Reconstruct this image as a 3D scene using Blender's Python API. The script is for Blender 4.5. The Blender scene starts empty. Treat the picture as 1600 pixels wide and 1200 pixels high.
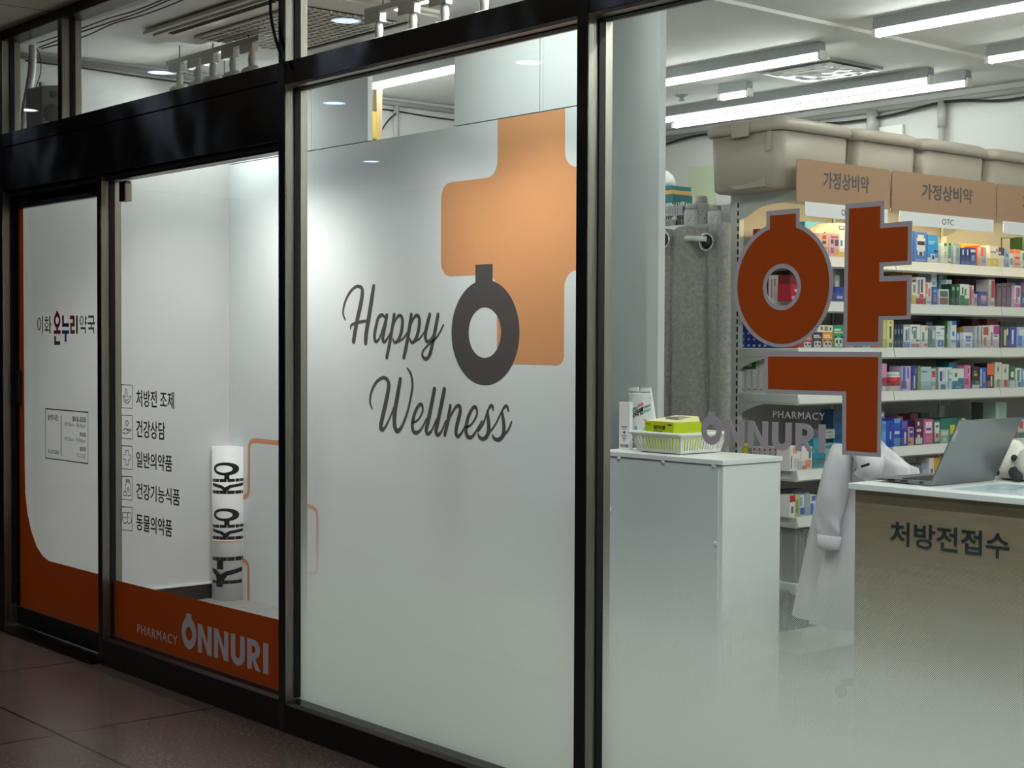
import bpy, bmesh, math, random
from mathutils import Vector, Matrix
random.seed(7)
SC = bpy.context.scene
COL = SC.collection
PI = math.pi

# ------------------------------------------------------------------ camera
FPX = 2385.1
CAM = Vector((0.0, 0.0, 1.5))
_yaw, _pit, _rol = math.radians(-49.667), math.radians(-1.5816), math.radians(.2304)
FW = Vector((math.sin(_yaw) * math.cos(_pit), math.cos(_yaw) * math.cos(_pit), math.sin(_pit)))
_r = Vector((math.cos(_yaw), -math.sin(_yaw), 0))
_u = _r.cross(FW)
RT = _r * math.cos(_rol) + _u * math.sin(_rol)
UP = _u * math.cos(_rol) - _r * math.sin(_rol)
cam_d = bpy.data.cameras.new('camera')
cam = bpy.data.objects.new('camera', cam_d)
COL.objects.link(cam)
cam.matrix_world = Matrix(((RT.x, UP.x, -FW.x, CAM.x), (RT.y, UP.y, -FW.y, CAM.y), (RT.z, UP.z, -FW.z, CAM.z), (0, 0, 0, 1)))
cam_d.sensor_width = 36.0
cam_d.lens = 36.0 * FPX / 1600.0
cam_d.clip_start = 0.05
SC.camera = cam

# ------------------------------------------------------------------ world, exposure
world = bpy.data.worlds.new('world')
SC.world = world
world.use_nodes = True
world.node_tree.nodes['Background'].inputs[0].default_value = (0.5, 0.55, 0.65, 1)
world.node_tree.nodes['Background'].inputs[1].default_value = 0.02
SC.view_settings.view_transform = 'Standard'
SC.view_settings.look = 'None'
SC.view_settings.gamma = 1.0
SC.view_settings.use_curve_mapping = False
SC.view_settings.exposure = 0.0
SC.cycles.transparent_max_bounces = 24
SC.cycles.max_bounces = 10
SC.cycles.sample_clamp_indirect = 4.0
SC.cycles.caustics_reflective = False
SC.cycles.caustics_refractive = False

TUBE_E = 1.0      # fluorescent tubes
WARM_E = 44.0       # strip under the shelving canopy
DOWN_W = 34.0      # each corridor downlight
SPOT_W = 20.0      # each track spotlight

# ------------------------------------------------------------------ measuring: a pixel of the photo onto a real plane
def ray(px, py):
    return FW + RT * ((px - 800) / FPX) - UP * ((py - 600) / FPX)
def on_y(px, py, Y):
    d = ray(px, py); return CAM + d * (Y / d.y)
def on_x(px, py, X):
    d = ray(px, py); return CAM + d * (X / d.x)
def on_z(px, py, Z):
    d = ray(px, py); return CAM + d * ((Z - CAM.z) / d.z)

# ------------------------------------------------------------------ materials
def lin(c):
    o = []
    for v in c:
        v = v / 255.0
        o.append(v / 12.92 if v <= 0.04045 else ((v + 0.055) / 1.055) ** 2.4)
    return (*o, 1.0)
MATS = {}
def mat(name, c, rough=0.6, metal=0.0, spec=0.5, bump=0.0, bscale=40.0, var=0.0, vscale=8.0, coat=0.0, vstretch=None):
    if name in MATS: return MATS[name]
    m = bpy.data.materials.new(name); m.use_nodes = True
    nt = m.node_tree; b = nt.nodes['Principled BSDF']
    b.inputs['Base Color'].default_value = lin(c)
    b.inputs['Roughness'].default_value = rough
    b.inputs['Metallic'].default_value = metal
    b.inputs['Specular IOR Level'].default_value = spec
    b.inputs['Coat Weight'].default_value = coat
    if bump or var:
        tc = nt.nodes.new('ShaderNodeTexCoord')
        src = tc.outputs['Object']
        if vstretch:
            mp = nt.nodes.new('ShaderNodeMapping'); mp.inputs['Scale'].default_value = vstretch
            nt.links.new(src, mp.inputs['Vector']); src = mp.outputs['Vector']
    if bump:
        n = nt.nodes.new('ShaderNodeTexNoise'); n.inputs['Scale'].default_value = bscale; n.inputs['Detail'].default_value = 4
        nt.links.new(src, n.inputs['Vector'])
        bp = nt.nodes.new('ShaderNodeBump'); bp.inputs['Strength'].default_value = bump; bp.inputs['Distance'].default_value = 0.02
        nt.links.new(n.outputs['Fac'], bp.inputs['Height']); nt.links.new(bp.outputs['Normal'], b.inputs['Normal'])
    if var:
        n2 = nt.nodes.new('ShaderNodeTexNoise'); n2.inputs['Scale'].default_value = vscale; n2.inputs['Detail'].default_value = 5
        nt.links.new(src, n2.inputs['Vector'])
        hs = nt.nodes.new('ShaderNodeHueSaturation'); hs.inputs['Color'].default_value = lin(c)
        mr = nt.nodes.new('ShaderNodeMapRange'); mr.inputs[1].default_value = 0.3; mr.inputs[2].default_value = 0.7
        mr.inputs[3].default_value = 1 - var; mr.inputs[4].default_value = 1 + var
        nt.links.new(n2.outputs['Fac'], mr.inputs[0]); nt.links.new(mr.outputs[0], hs.inputs['Value'])
        nt.links.new(hs.outputs['Color'], b.inputs['Base Color'])
    MATS[name] = m
    return m
def emit(name, c, strength):
    if name in MATS: return MATS[name]
    m = bpy.data.materials.new(name); m.use_nodes = True; nt = m.node_tree
    for n in list(nt.nodes): nt.nodes.remove(n)
    o = nt.nodes.new('ShaderNodeOutputMaterial'); e = nt.nodes.new('ShaderNodeEmission')
    e.inputs[0].default_value = lin(c); e.inputs[1].default_value = strength
    nt.links.new(e.outputs[0], o.inputs[0]); MATS[name] = m
    return m
def glass(name, tint=(0.97, 0.985, 0.975), base=0.04):
    if name in MATS: return MATS[name]
    m = bpy.data.materials.new(name); m.use_nodes = True; nt = m.node_tree
    for n in list(nt.nodes): nt.nodes.remove(n)
    N = nt.nodes.new; L = nt.links.new
    o = N('ShaderNodeOutputMaterial'); mix = N('ShaderNodeMixShader'); t = N('ShaderNodeBsdfTransparent'); g = N('ShaderNodeBsdfGlossy')
    t.inputs[0].default_value = (*tint, 1); g.inputs['Roughness'].default_value = 0.0
    geo = N('ShaderNodeNewGeometry'); dot = N('ShaderNodeVectorMath'); dot.operation = 'DOT_PRODUCT'
    L(geo.outputs['Normal'], dot.inputs[0]); L(geo.outputs['Incoming'], dot.inputs[1])
    ab = N('ShaderNodeMath'); ab.operation = 'ABSOLUTE'; L(dot.outputs['Value'], ab.inputs[0])
    om = N('ShaderNodeMath'); om.operation = 'SUBTRACT'; om.inputs[0].default_value = 1; L(ab.outputs[0], om.inputs[1])
    pw = N('ShaderNodeMath'); pw.operation = 'POWER'; pw.inputs[1].default_value = 5; L(om.outputs[0], pw.inputs[0])
    ma = N('ShaderNodeMath'); ma.operation = 'MULTIPLY_ADD'; ma.inputs[1].default_value = 1 - base; ma.inputs[2].default_value = base
    L(pw.outputs[0], ma.inputs[0]); L(ma.outputs[0], mix.inputs[0]); L(t.outputs[0], mix.inputs[1]); L(g.outputs[0], mix.inputs[2])
    L(mix.outputs[0], o.inputs[0]); MATS[name] = m
    return m
def frost(name):
    """White dot-printed privacy film: the dots grow towards the floor until they merge."""
    m = bpy.data.materials.new(name); m.use_nodes = True; nt = m.node_tree
    for n in list(nt.nodes): nt.nodes.remove(n)
    N = nt.nodes.new; L = nt.links.new
    o = N('ShaderNodeOutputMaterial'); mix = N('ShaderNodeMixShader'); t = N('ShaderNodeBsdfTransparent')
    d = N('ShaderNodeBsdfDiffuse'); tl = N('ShaderNodeBsdfTranslucent'); m2 = N('ShaderNodeMixShader')
    d.inputs[0].default_value = (0.80, 0.85, 0.82, 1); tl.inputs[0].default_value = (0.88, 0.95, 0.91, 1); m2.inputs[0].default_value = 0.72
    L(d.outputs[0], m2.inputs[1]); L(tl.outputs[0], m2.inputs[2])
    geo = N('ShaderNodeNewGeometry'); sep = N('ShaderNodeSeparateXYZ'); L(geo.outputs['Position'], sep.inputs[0])
    def mth(op, a, b=None, c=None):
        n = N('ShaderNodeMath'); n.operation = op
        for k, v in enumerate((a, b, c)):
            if v is None: continue
            if isinstance(v, (int, float)): n.inputs[k].default_value = v
            else: L(v, n.inputs[k])
        return n.outputs[0]
    K = 2 * PI / 0.0055
    dots = mth('MULTIPLY', mth('COSINE', mth('MULTIPLY', sep.outputs['X'], K)), mth('COSINE', mth('MULTIPLY', sep.outputs['Z'], K)))
    cov = N('ShaderNodeMapRange'); L(sep.outputs['Z'], cov.inputs[0])
    cov.inputs[1].default_value = 1.06; cov.inputs[2].default_value = 0.36; cov.inputs[3].default_value = 1.12; cov.inputs[4].default_value = -1.12
    dif = mth('SUBTRACT', dots, cov.outputs[0])
    f = N('ShaderNodeMapRange'); L(dif, f.inputs[0]); f.inputs[1].default_value = -0.1; f.inputs[2].default_value = 0.1
    L(f.outputs[0], mix.inputs[0]); L(t.outputs[0], mix.inputs[1]); L(m2.outputs[0], mix.inputs[2]); L(mix.outputs[0], o.inputs[0])
    MATS[name] = m
    return m
def tiles(name, c, grout, sx, sy, ox, oy, gw, rough, var, vscale, spec=0.5):
    m = bpy.data.materials.new(name); m.use_nodes = True; nt = m.node_tree
    b = nt.nodes['Principled BSDF']; N = nt.nodes.new; L = nt.links.new
    b.inputs['Roughness'].default_value = rough; b.inputs['Specular IOR Level'].default_value = spec
    geo = N('ShaderNodeNewGeometry'); sep = N('ShaderNodeSeparateXYZ'); L(geo.outputs['Position'], sep.inputs[0])
    def seam(sock, size, off):
        a = N('ShaderNodeMath'); a.operation = 'SUBTRACT'; L(sock, a.inputs[0]); a.inputs[1].default_value = off
        p = N('ShaderNodeMath'); p.operation = 'PINGPONG'; L(a.outputs[0], p.inputs[0]); p.inputs[1].default_value = size / 2
        l = N('ShaderNodeMath'); l.operation = 'LESS_THAN'; L(p.outputs[0], l.inputs[0]); l.inputs[1].default_value = gw / 2
        return l.outputs[0]
    mx = N('ShaderNodeMath'); mx.operation = 'MAXIMUM'
    L(seam(sep.outputs['X'], sx, ox), mx.inputs[0]); L(seam(sep.outputs['Y'], sy, oy), mx.inputs[1])
    n = N('ShaderNodeTexNoise'); n.inputs['Scale'].default_value = vscale; n.inputs['Detail'].default_value = 8; n.inputs['Roughness'].default_value = 0.75
    L(geo.outputs['Position'], n.inputs['Vector'])
    mr = N('ShaderNodeMapRange'); L(n.outputs['Fac'], mr.inputs[0]); mr.inputs[1].default_value = .3; mr.inputs[2].default_value = .7
    mr.inputs[3].default_value = 1 - var; mr.inputs[4].default_value = 1 + var
    hs = N('ShaderNodeHueSaturation'); hs.inputs['Color'].default_value = lin(c); L(mr.outputs[0], hs.inputs['Value'])
    mc = N('ShaderNodeMix'); mc.data_type = 'RGBA'; L(mx.outputs[0], mc.inputs[0]); L(hs.outputs[0], mc.inputs[6]); mc.inputs[7].default_value = lin(grout)
    L(mc.outputs[2], b.inputs['Base Color']); MATS[name] = m
    return m

M_WALL = mat('painted_wall', (214, 213, 209), 0.55, var=0.02, vscale=2)
M_PAPER = mat('white_wallpaper', (216, 216, 215), 0.5, bump=0.12, bscale=6, var=0.02, vscale=3)
M_CEIL = mat('ceiling_paint', (236, 235, 232), 0.75, var=0.03, vscale=1.5)
M_BOARD = mat('satin_white_board', (230, 236, 238), 0.55, spec=0.3)
M_STEEL = mat('brushed_stainless', (158, 153, 143), 0.4, 1.0, bump=0.25, bscale=30, vstretch=(6, 6, 0.25), var=0.16, vscale=3)
M_DARKST = mat('dark_stainless', (62, 56, 52), 0.3, 1.0)
M_BLACK = mat('black_gloss_panel', (9, 10, 13), 0.07, 0.0, 1.0)
def brushed_streaks(m):
    """Horizontally brushed black metal: highlights smear up and down, and the sheet is slightly wavy."""
    nt = m.node_tree; N = nt.nodes.new; L = nt.links.new; b = nt.nodes['Principled BSDF']
    geo = N('ShaderNodeNewGeometry'); mp = N('ShaderNodeMapping'); mp.inputs['Scale'].default_value = (1.5, 1.0, 1.4); L(geo.outputs['Position'], mp.inputs['Vector'])
    n = N('ShaderNodeTexNoise'); n.inputs['Scale'].default_value = 2.6; n.inputs['Detail'].default_value = 0.5; L(mp.outputs[0], n.inputs['Vector'])
    b2 = N('ShaderNodeBump'); b2.inputs['Strength'].default_value = 1.0; b2.inputs['Distance'].default_value = 0.010; L(n.outputs['Fac'], b2.inputs['Height']); L(b2.outputs[0], b.inputs['Normal'])
    t = N('ShaderNodeCombineXYZ'); t.inputs[2].default_value = 1.0; L(t.outputs[0], b.inputs['Tangent'])
    b.inputs['Anisotropic'].default_value = 0.97; b.inputs['Roughness'].default_value = 0.22
brushed_streaks(M_BLACK)
M_BLKMAT = mat('black_frame', (14, 13, 13), 0.35)
M_RUBBER = mat('black_rubber', (10, 10, 10), 0.7)
M_GLASS = glass('clear_glass')
M_FROST = frost('dotted_frost_film')
M_ORANGE = mat('orange_film', (176, 74, 14), 0.6, spec=.2)
M_SILVER = mat('silver_grey_film', (190, 186, 192), 0.45)
M_PEACH = mat('peach_print', (226, 162, 112), 0.4)
M_PEACHLINE = mat('peach_line_print', (222, 150, 105), 0.4)
M_INK = mat('charcoal_ink', (84, 79, 80), 0.45)
M_INKDK = mat('black_ink', (24, 24, 26), 0.5)
M_INKLT = mat('light_grey_ink', (150, 150, 150), 0.5)
M_WHITE = mat('white_laminate', (232, 236, 236), 0.3)
M_PLAS = mat('white_plastic', (226, 226, 220), 0.4)
def M_TUBE(e): return emit('tube_light_%d' % e, (248, 255, 250), e * TUBE_E)
M_WARM = emit('warm_strip_light', (255, 226, 170), WARM_E)
M_DOWN = emit('downlight_glow', (205, 225, 255), 14.0)
M_LAMPF = emit('spot_lamp_face', (240, 245, 255), 12.0)
M_GALV = mat('grey_lamp_housing', (150, 152, 152), 0.5)
M_BEIGE = mat('beige_plastic', (174, 163, 148), 0.42)
M_GOND = mat('pale_grey_steel', (196, 200, 196), 0.4)
M_SHELFW = mat('white_shelf_steel', (222, 222, 216), 0.35)
M_CREAM = mat('cream_back_panel', (226, 214, 190), 0.5)
M_BACKP = mat('grey_back_panel', (150, 150, 146), 0.5)
M_TAN = mat('tan_sign_board', (168, 132, 104), 0.5)
M_PAPERW = mat('white_card', (238, 238, 240), 0.5)
M_DARKHOLE = mat('dark_slot', (12, 12, 12), 0.8)
M_CURT = mat('grey_linen', (166, 164, 158), 0.9, bump=0.3, bscale=220, var=0.18, vscale=60)
M_COAT = mat('white_cotton', (200, 200, 207), 0.85, bump=0.1, bscale=18)
M_LAPTOP = mat('grey_aluminium', (128, 132, 136), 0.35, 0.6)
M_KEYS = mat('dark_grey_keys', (44, 46, 50), 0.5)
M_WOOD = mat('olive_wood_laminate', (132, 120, 98), 0.5, var=0.1, vscale=5, vstretch=(1, 1, 12))
M_CABLE = mat('black_cable', (14, 14, 14), 0.5)
M_PIPE = mat('grey_pvc_pipe', (176, 176, 172), 0.4)
M_CHROME = mat('chrome', (220, 220, 220), 0.12, 1.0)
M_LIME = mat('lime_card', (192, 212, 22), 0.4)
M_ACRYL = glass('clear_acrylic', (0.93, 0.94, 0.95), 0.06)
def cm(c):
    return mat('card_%02x%02x%02x' % tuple(c), c, 0.42)

# ------------------------------------------------------------------ mesh builder
class MB:
    def __init__(s):
        s.v = []; s.f = []; s.fm = []; s.m = []; s.sm = []
    def mi(s, m):
        if m not in s.m: s.m.append(m)
        return s.m.index(m)
    def face(s, idx, m, smooth=False):
        s.f.append(tuple(idx)); s.fm.append(s.mi(m)); s.sm.append(smooth)
    def add(s, pts):
        n = len(s.v); s.v.extend(Vector(p) for p in pts); return n
    def box(s, x0, x1, y0, y1, z0, z1, m, front=None):
        n = s.add([(x, y, z) for z in (z0, z1) for y in (y0, y1) for x in (x0, x1)])
        for k, q in enumerate(((0, 2, 3, 1), (4, 5, 7, 6), (0, 1, 5, 4), (2, 6, 7, 3), (0, 4, 6, 2), (1, 3, 7, 5))):
            s.face([n + i for i in q], front if (front and k == 5) else m)
        return s
    def hexa(s, p, m):
        """8 points: bottom loop then top loop."""
        n = s.add(p)
        for q in ((3, 2, 1, 0), (4, 5, 6, 7), (0, 1, 5, 4), (1, 2, 6, 5), (2, 3, 7, 6), (3, 0, 4, 7)):
            s.face([n + i for i in q], m)
        return s
    def prism(s, poly, fn, d0, d1, m):
        """2-D outline (convex or mildly concave) extruded from d0 to d1; fn(u, v, d) gives the place."""
        k = len(poly)
        a = s.add([fn(u, v, d0) for u, v in poly]); b = s.add([fn(u, v, d1) for u, v in poly])
        s.face([a + i for i in range(k)][::-1], m); s.face([b + i for i in range(k)], m)
        for i in range(k):
            j = (i + 1) % k
            s.face((a + i, a + j, b + j, b + i), m)
        return s
    def tube(s, pts, r, m, n=10, cap=True):
        pts = [Vector(p) for p in pts]; rs = r if isinstance(r, (list, tuple)) else [r] * len(pts)
        rings = []; prev = None
        for i, p in enumerate(pts):
            t = (pts[min(i + 1, len(pts) - 1)] - pts[max(i - 1, 0)]).normalized()
            if prev is None:
                a = t.orthogonal().normalized()
            else:
                a = (prev - t * prev.dot(t)).normalized()
            prev = a; b = t.cross(a)
            rings.append(s.add([p + (a * math.cos(2 * PI * k / n) + b * math.sin(2 * PI * k / n)) * rs[i] for k in range(n)]))
        for q in range(len(rings) - 1):
            for k in range(n):
                j = (k + 1) % n
                s.face((rings[q] + k, rings[q] + j, rings[q + 1] + j, rings[q + 1] + k), m, True)
        if cap:
            s.face([rings[0] + k for k in range(n)][::-1], m); s.face([rings[-1] + k for k in range(n)], m)
        return s
    def lathe(s, prof, c, m, n=20, axis=Vector((0, 0, 1))):
        """profile of (radius, height) about an axis through c."""
        axis = axis.normalized(); a = axis.orthogonal().normalized(); b = axis.cross(a); c = Vector(c)
        rings = [s.add([c + axis * h + (a * math.cos(2 * PI * k / n) + b * math.sin(2 * PI * k / n)) * max(r, 1e-5) for k in range(n)]) for r, h in prof]
        for q in range(len(rings) - 1):
            for k in range(n):
                j = (k + 1) % n
                s.face((rings[q] + k, rings[q] + j, rings[q + 1] + j, rings[q + 1] + k), m, True)
        s.face([rings[0] + k for k in range(n)][::-1], m); s.face([rings[-1] + k for k in range(n)], m)
        return s
    def loft(s, rings, m, closed=True, cap=False, smooth=True):
        ids = [s.add(r) for r in rings]; k = len(rings[0])
        for q in range(len(ids) - 1):
            for i in range(k if closed else k - 1):
                j = (i + 1) % k
                s.face((ids[q] + i, ids[q] + j, ids[q + 1] + j, ids[q + 1] + i), m, smooth)
        if cap:
            s.face([ids[0] + i for i in range(k)][::-1], m); s.face([ids[-1] + i for i in range(k)], m)
        return s
    def merge(s, verts, faces, m):
        n = s.add(verts)
        for f in faces: s.face([n + i for i in f], m)
        return s

OFF = {}
def put(o, parent, world_loc=None):
    COL.objects.link(o)
    if parent is not None:
        o.parent = parent
    return o
def build(name, mb, parent=None, loc=None, bevel=0.0, seg=2, solid=0.0):
    """One mesh object. Its origin is loc (world); children share their thing's origin."""
    if parent is not None: org = OFF[parent.name]
    elif loc is not None: org = Vector(loc)
    else:
        xs = [p.x for p in mb.v]; ys = [p.y for p in mb.v]; zs = [p.z for p in mb.v]
        org = Vector(((min(xs) + max(xs)) / 2, (min(ys) + max(ys)) / 2, min(zs)))
    me = bpy.data.meshes.new(name)
    me.from_pydata([tuple(p - org) for p in mb.v], [], mb.f)
    for m in mb.m: me.materials.append(m)
    me.polygons.foreach_set('material_index', mb.fm)
    me.polygons.foreach_set('use_smooth', mb.sm)
    bm = bmesh.new(); bm.from_mesh(me); bmesh.ops.recalc_face_normals(bm, faces=bm.faces); bm.to_mesh(me); bm.free()
    o = bpy.data.objects.new(name, me)
    put(o, parent)
    if parent is None: o.location = org
    OFF[o.name] = org
    if bevel:
        b = o.modifiers.new('bevel', 'BEVEL'); b.width = bevel; b.segments = seg; b.limit_method = 'ANGLE'; b.angle_limit = math.radians(40)
    if solid:
        b = o.modifiers.new('solid', 'SOLIDIFY'); b.thickness = solid; b.offset = 0
    return o
def thing(name, label, cat, loc, group=None):
    o = bpy.data.objects.new(name, None); COL.objects.link(o); o.location = loc
    o.empty_display_size = 0.1
    OFF[o.name] = Vector(loc)
    return tag(o, label, cat, group)
def tag(o, label, cat, group=None):
    o['label'] = label; o['category'] = cat
    if group: o['group'] = group
    return o
def struct(o, label=None, cat=None):
    o['kind'] = 'structure'
    if label: o['label'] = label
    if cat: o['category'] = cat
    return o
def sroot(name, loc, label=None, cat=None):
    o = bpy.data.objects.new(name, None); COL.objects.link(o); o.location = loc; OFF[o.name] = Vector(loc)
    return struct(o, label, cat)

# ------------------------------------------------------------------ flat lettering and outlines
def flat_mesh(outlines):
    """Filled 2-D outlines (holes by overlap) -> (verts2d, faces)."""
    c = bpy.data.curves.new('o', 'CURVE'); c.dimensions = '2D'; c.fill_mode = 'FRONT'
    for pl in outlines:
        s = c.splines.new('POLY'); s.points.add(len(pl) - 1); s.use_cyclic_u = True
        for p, q in zip(s.points, pl): p.co = (q[0], q[1], 0, 1)
    return curve_mesh(c)
def curve_mesh(c):
    o = bpy.data.objects.new('tmp', c); COL.objects.link(o)
    bpy.context.view_layer.update()
    me = bpy.data.meshes.new_from_object(o.evaluated_get(bpy.context.evaluated_depsgraph_get()))
    vs = [(v.co.x, v.co.y) for v in me.vertices]; fs = [tuple(p.vertices) for p in me.polygons]
    bpy.data.objects.remove(o); bpy.data.curves.remove(c); bpy.data.meshes.remove(me)
    return vs, fs
TXT = {}
def text_unit(body, bold=0.0, space=1.0):
    """Text outlines normalised into 0..1 both ways."""
    k = (body, bold, space)
    if k not in TXT:
        c = bpy.data.curves.new('t', 'FONT'); c.body = body; c.size = 1; c.offset = bold; c.space_character = space; c.resolution_u = 3
        vs, fs = curve_mesh(c)
        x0 = min(v[0] for v in vs); x1 = max(v[0] for v in vs); y0 = min(v[1] for v in vs); y1 = max(v[1] for v in vs)
        TXT[k] = ([((v[0] - x0) / (x1 - x0), (v[1] - y0) / (y1 - y0)) for v in vs], fs)
    return TXT[k]
def sheet(mb, vf, fn, t, m):
    """Give a flat mesh a real thickness t along its plane's normal: fn(u, v, d)."""
    vs, fs = vf; n = len(vs)
    a = mb.add([fn(u, v, 0) for u, v in vs]); b = mb.add([fn(u, v, t) for u, v in vs])
    ed = {}
    for f in fs:
        mb.face([b + i for i in f], m); mb.face([a + i for i in f][::-1], m)
        for i in range(len(f)):
            e = (f[i], f[(i + 1) % len(f)]); ed[e] = 1
    for (i, j) in ed:
        if (j, i) not in ed: mb.face((a + i, a + j, b + j, b + i), m)
def text_on_y(mb, body, x0, x1, z0, z1, Y, m, t=0.0006, bold=0.0, space=1.0):
    sheet(mb, text_unit(body, bold, space), lambda u, v, d: (x0 + u * (x1 - x0), Y - d, z0 + v * (z1 - z0)), t, m)
def text_on_x(mb, body, y0, y1, z0, z1, X, m, t=0.0006, bold=0.0, space=1.0):
    sheet(mb, text_unit(body, bold, space), lambda u, v, d: (X + d, y0 + u * (y1 - y0), z0 + v * (z1 - z0)), t, m)
def pix_y(pl, Y):
    return [(p.x, p.z) for p in (on_y(x, y, Y) for x, y in pl)]
def outl_on_y(mb, outlines, Y, m, t=0.0006):
    sheet(mb, flat_mesh(outlines), lambda u, v, d: (u, Y - d, v), t, m)
def ell(cx, cz, a, b, n=48):
    return [(cx + a * math.cos(2 * PI * k / n), cz + b * math.sin(2 * PI * k / n)) for k in range(n)]
def smooth_path(pts, n=6):
    out = []
    P = [Vector(p) for p in pts]
    for i in range(len(P) - 1):
        p0 = P[max(i - 1, 0)]; p1 = P[i]; p2 = P[i + 1]; p3 = P[min(i + 2, len(P) - 1)]
        for k in range(n):
            t = k / n
            out.append(0.5 * ((2 * p1) + (p2 - p0) * t + (2 * p0 - 5 * p1 + 4 * p2 - p3) * t * t + (3 * p1 - p0 - 3 * p2 + p3) * t ** 3))
    out.append(P[-1])
    return out
def ribbon(mb, pts, ws, fn, t, m):
    """A pen stroke: a strip of varying width with round ends; pts 2-D."""
    P = [Vector((p[0], p[1])) for p in pts]; L = []; R = []
    for i, p in enumerate(P):
        d = P[min(i + 1, len(P) - 1)] - P[max(i - 1, 0)]
        d = d.normalized() if d.length > 1e-9 else Vector((1, 0))
        nrm = Vector((-d.y, d.x)) * ws[i] / 2
        L.append(p + nrm); R.append(p - nrm)
    def cap(c, frm, sgn):
        a0 = math.atan2(frm.y - c.y, frm.x - c.x); r = (frm - c).length
        return [c + Vector((math.cos(a0 + sgn * PI * k / 6), math.sin(a0 + sgn * PI * k / 6))) * r for k in range(1, 6)]
    e = cap(P[-1], L[-1], -1); s0 = cap(P[0], L[0], 1)
    n = len(P); vs = L + R + e + s0
    fs = [(i, i + 1, n + i + 1, n + i) for i in range(n - 1)]
    fs.append([n - 1] + [2 * n + k for k in range(5)] + [2 * n - 1]); fs.append([0] + [2 * n + 5 + k for k in range(5)] + [n])
    sheet(mb, ([(v.x, v.y) for v in vs], [tuple(f) for f in fs]), fn, t, m)

# ================================================================== THE SETTING
YG = 3.158                       # outer face of the shop-front glass
def slab(name, x0, x1, y0, y1, z0, z1, m, bevel=0.0, loc=None):
    b = MB(); b.box(x0, x1, y0, y1, z0, z1, m)
    return struct(build(name, b, None, loc, bevel))
M_FLOORC = tiles('brown_granite_floor', (84, 71, 64), (8, 7, 6), 1.2, 1.04, -5.512, 2.422, 0.012, 0.27, 0.85, 75.0, 0.5)
M_FLOORI = tiles('grey_stone_tile', (150, 149, 146), (196, 195, 190), 1.2, 1.2, -7.55, 4.16, 0.006, 0.4, 0.14, 12.0)
slab('floor', -7.96, 1.2, 3.2, 8.2, -0.12, 0.0, M_FLOORI)
slab('floor_corridor', -15, 6, -3.2, 3.2, -0.12, 0.0, M_FLOORC)
slab('ceiling', -7.96, 1.2, 3.2, 8.2, 3.04, 3.12, M_CEIL)
M_CEILC = tiles('beige_ceiling_tile', (222, 214, 196), (40, 36, 30), 1.2, 1.2, -7.1, 2.0, 0.008, 0.8, 0.05, 6.0)
slab('ceiling_corridor', -15, 6, -3.2, 3.1, 3.085, 3.15, M_CEILC)
slab('wall_left', -7.98, -7.9, 3.205, 8.2, 0.0, 3.04, M_PAPER)
slab('wall_back', -7.9, 1.2, 8.1, 8.2, 0.0, 3.04, M_WALL)
slab('wall_right', 1.2, 1.3, 3.2, 8.2, 0.0, 3.04, M_WALL)
M_STONE = mat('dark_brown_stone', (48, 36, 34), 0.35, var=0.15, vscale=20)
slab('wall_corridor_far', -15, 6, -3.3, -3.2, 0.0, 3.085, mat('dim_corridor_wall', (128, 120, 112), 0.5, var=0.08, vscale=4))
slab('wall_corridor_end', -15.1, -15, -3.2, 3.2, 0.0, 3.085, M_STONE)
slab('wall_corridor_near', 6, 6.1, -3.2, 3.2, 0.0, 3.085, M_STONE)
slab('wall_facade', -15, -7.79, 3.11, 3.203, 0.0, 3.085, M_STONE)
slab('wall_facade_right', 1.2, 6, 3.11, 3.3, 0.0, 3.085, M_STONE)
# dark skirting at the foot of the left wall
slab('baseboard_left', -7.9, -7.888, 3.25, 4.5, 0.0, 0.085, mat('dark_wood_skirting', (44, 38, 36), 0.4, var=0.2, vscale=20))
b = MB(); b.box(-7.9, -7.886, 3.25, 4.5, 0.085, 0.094, M_WHITE); struct(build('trim_9', b))
# service pipes and cable along the top of the left and back walls are built further down

# partition: the printed display board with the white panels above it
YB = 4.53
part_root = sroot('wall_partition', (-6.3, YB, 0))
b = MB(); b.box(-7.9, -4.72, YB, YB + 0.03, 0.0, 2.526, M_BOARD)
build('display_board', b, part_root)
b = MB(); b.box(-7.9, -7.02, YB, YB + 0.03, 2.531, 2.84, M_BOARD); build('upper_panel', b, part_root)
b = MB(); b.box(-7.016, -6.488, YB, YB + 0.03, 2.531, 3.04, M_BOARD); build('upper_panel', b, part_root)
b = MB(); b.box(-5.77, -5.155, YB, YB + 0.03, 2.531, 3.04, M_BOARD); build('upper_panel', b, part_root)
b = MB(); b.box(-5.151, -5.131, YB + 0.002, YB + 0.03, 2.531, 3.04, M_BOARD); build('joint_strip', b, part_root)
b = MB(); b.box(-5.127, -4.72, YB, YB + 0.03, 2.531, 3.04, M_BOARD); build('upper_panel', b, part_root)
b = MB(); b.box(-7.9, -6.488, YB + 0.012, YB + 0.028, 2.52, 2.535, M_RUBBER); b.box(-5.77, -4.72, YB + 0.012, YB + 0.028, 2.52, 2.535, M_RUBBER)
b.box(-7.021, -7.015, YB + .012, YB + .028, 2.531, 3.04, M_RUBBER); b.box(-5.156, -5.126, YB + .012, YB + .028, 2.531, 3.04, M_RUBBER)
build('dark_joint', b, part_root)
# white pillar behind the board's end
slab('wall_pillar', -5.0, -4.622, 4.75, 4.79, 0.0, 3.04, mat('pillar_white', (204, 208, 208), 0.5))

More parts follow.
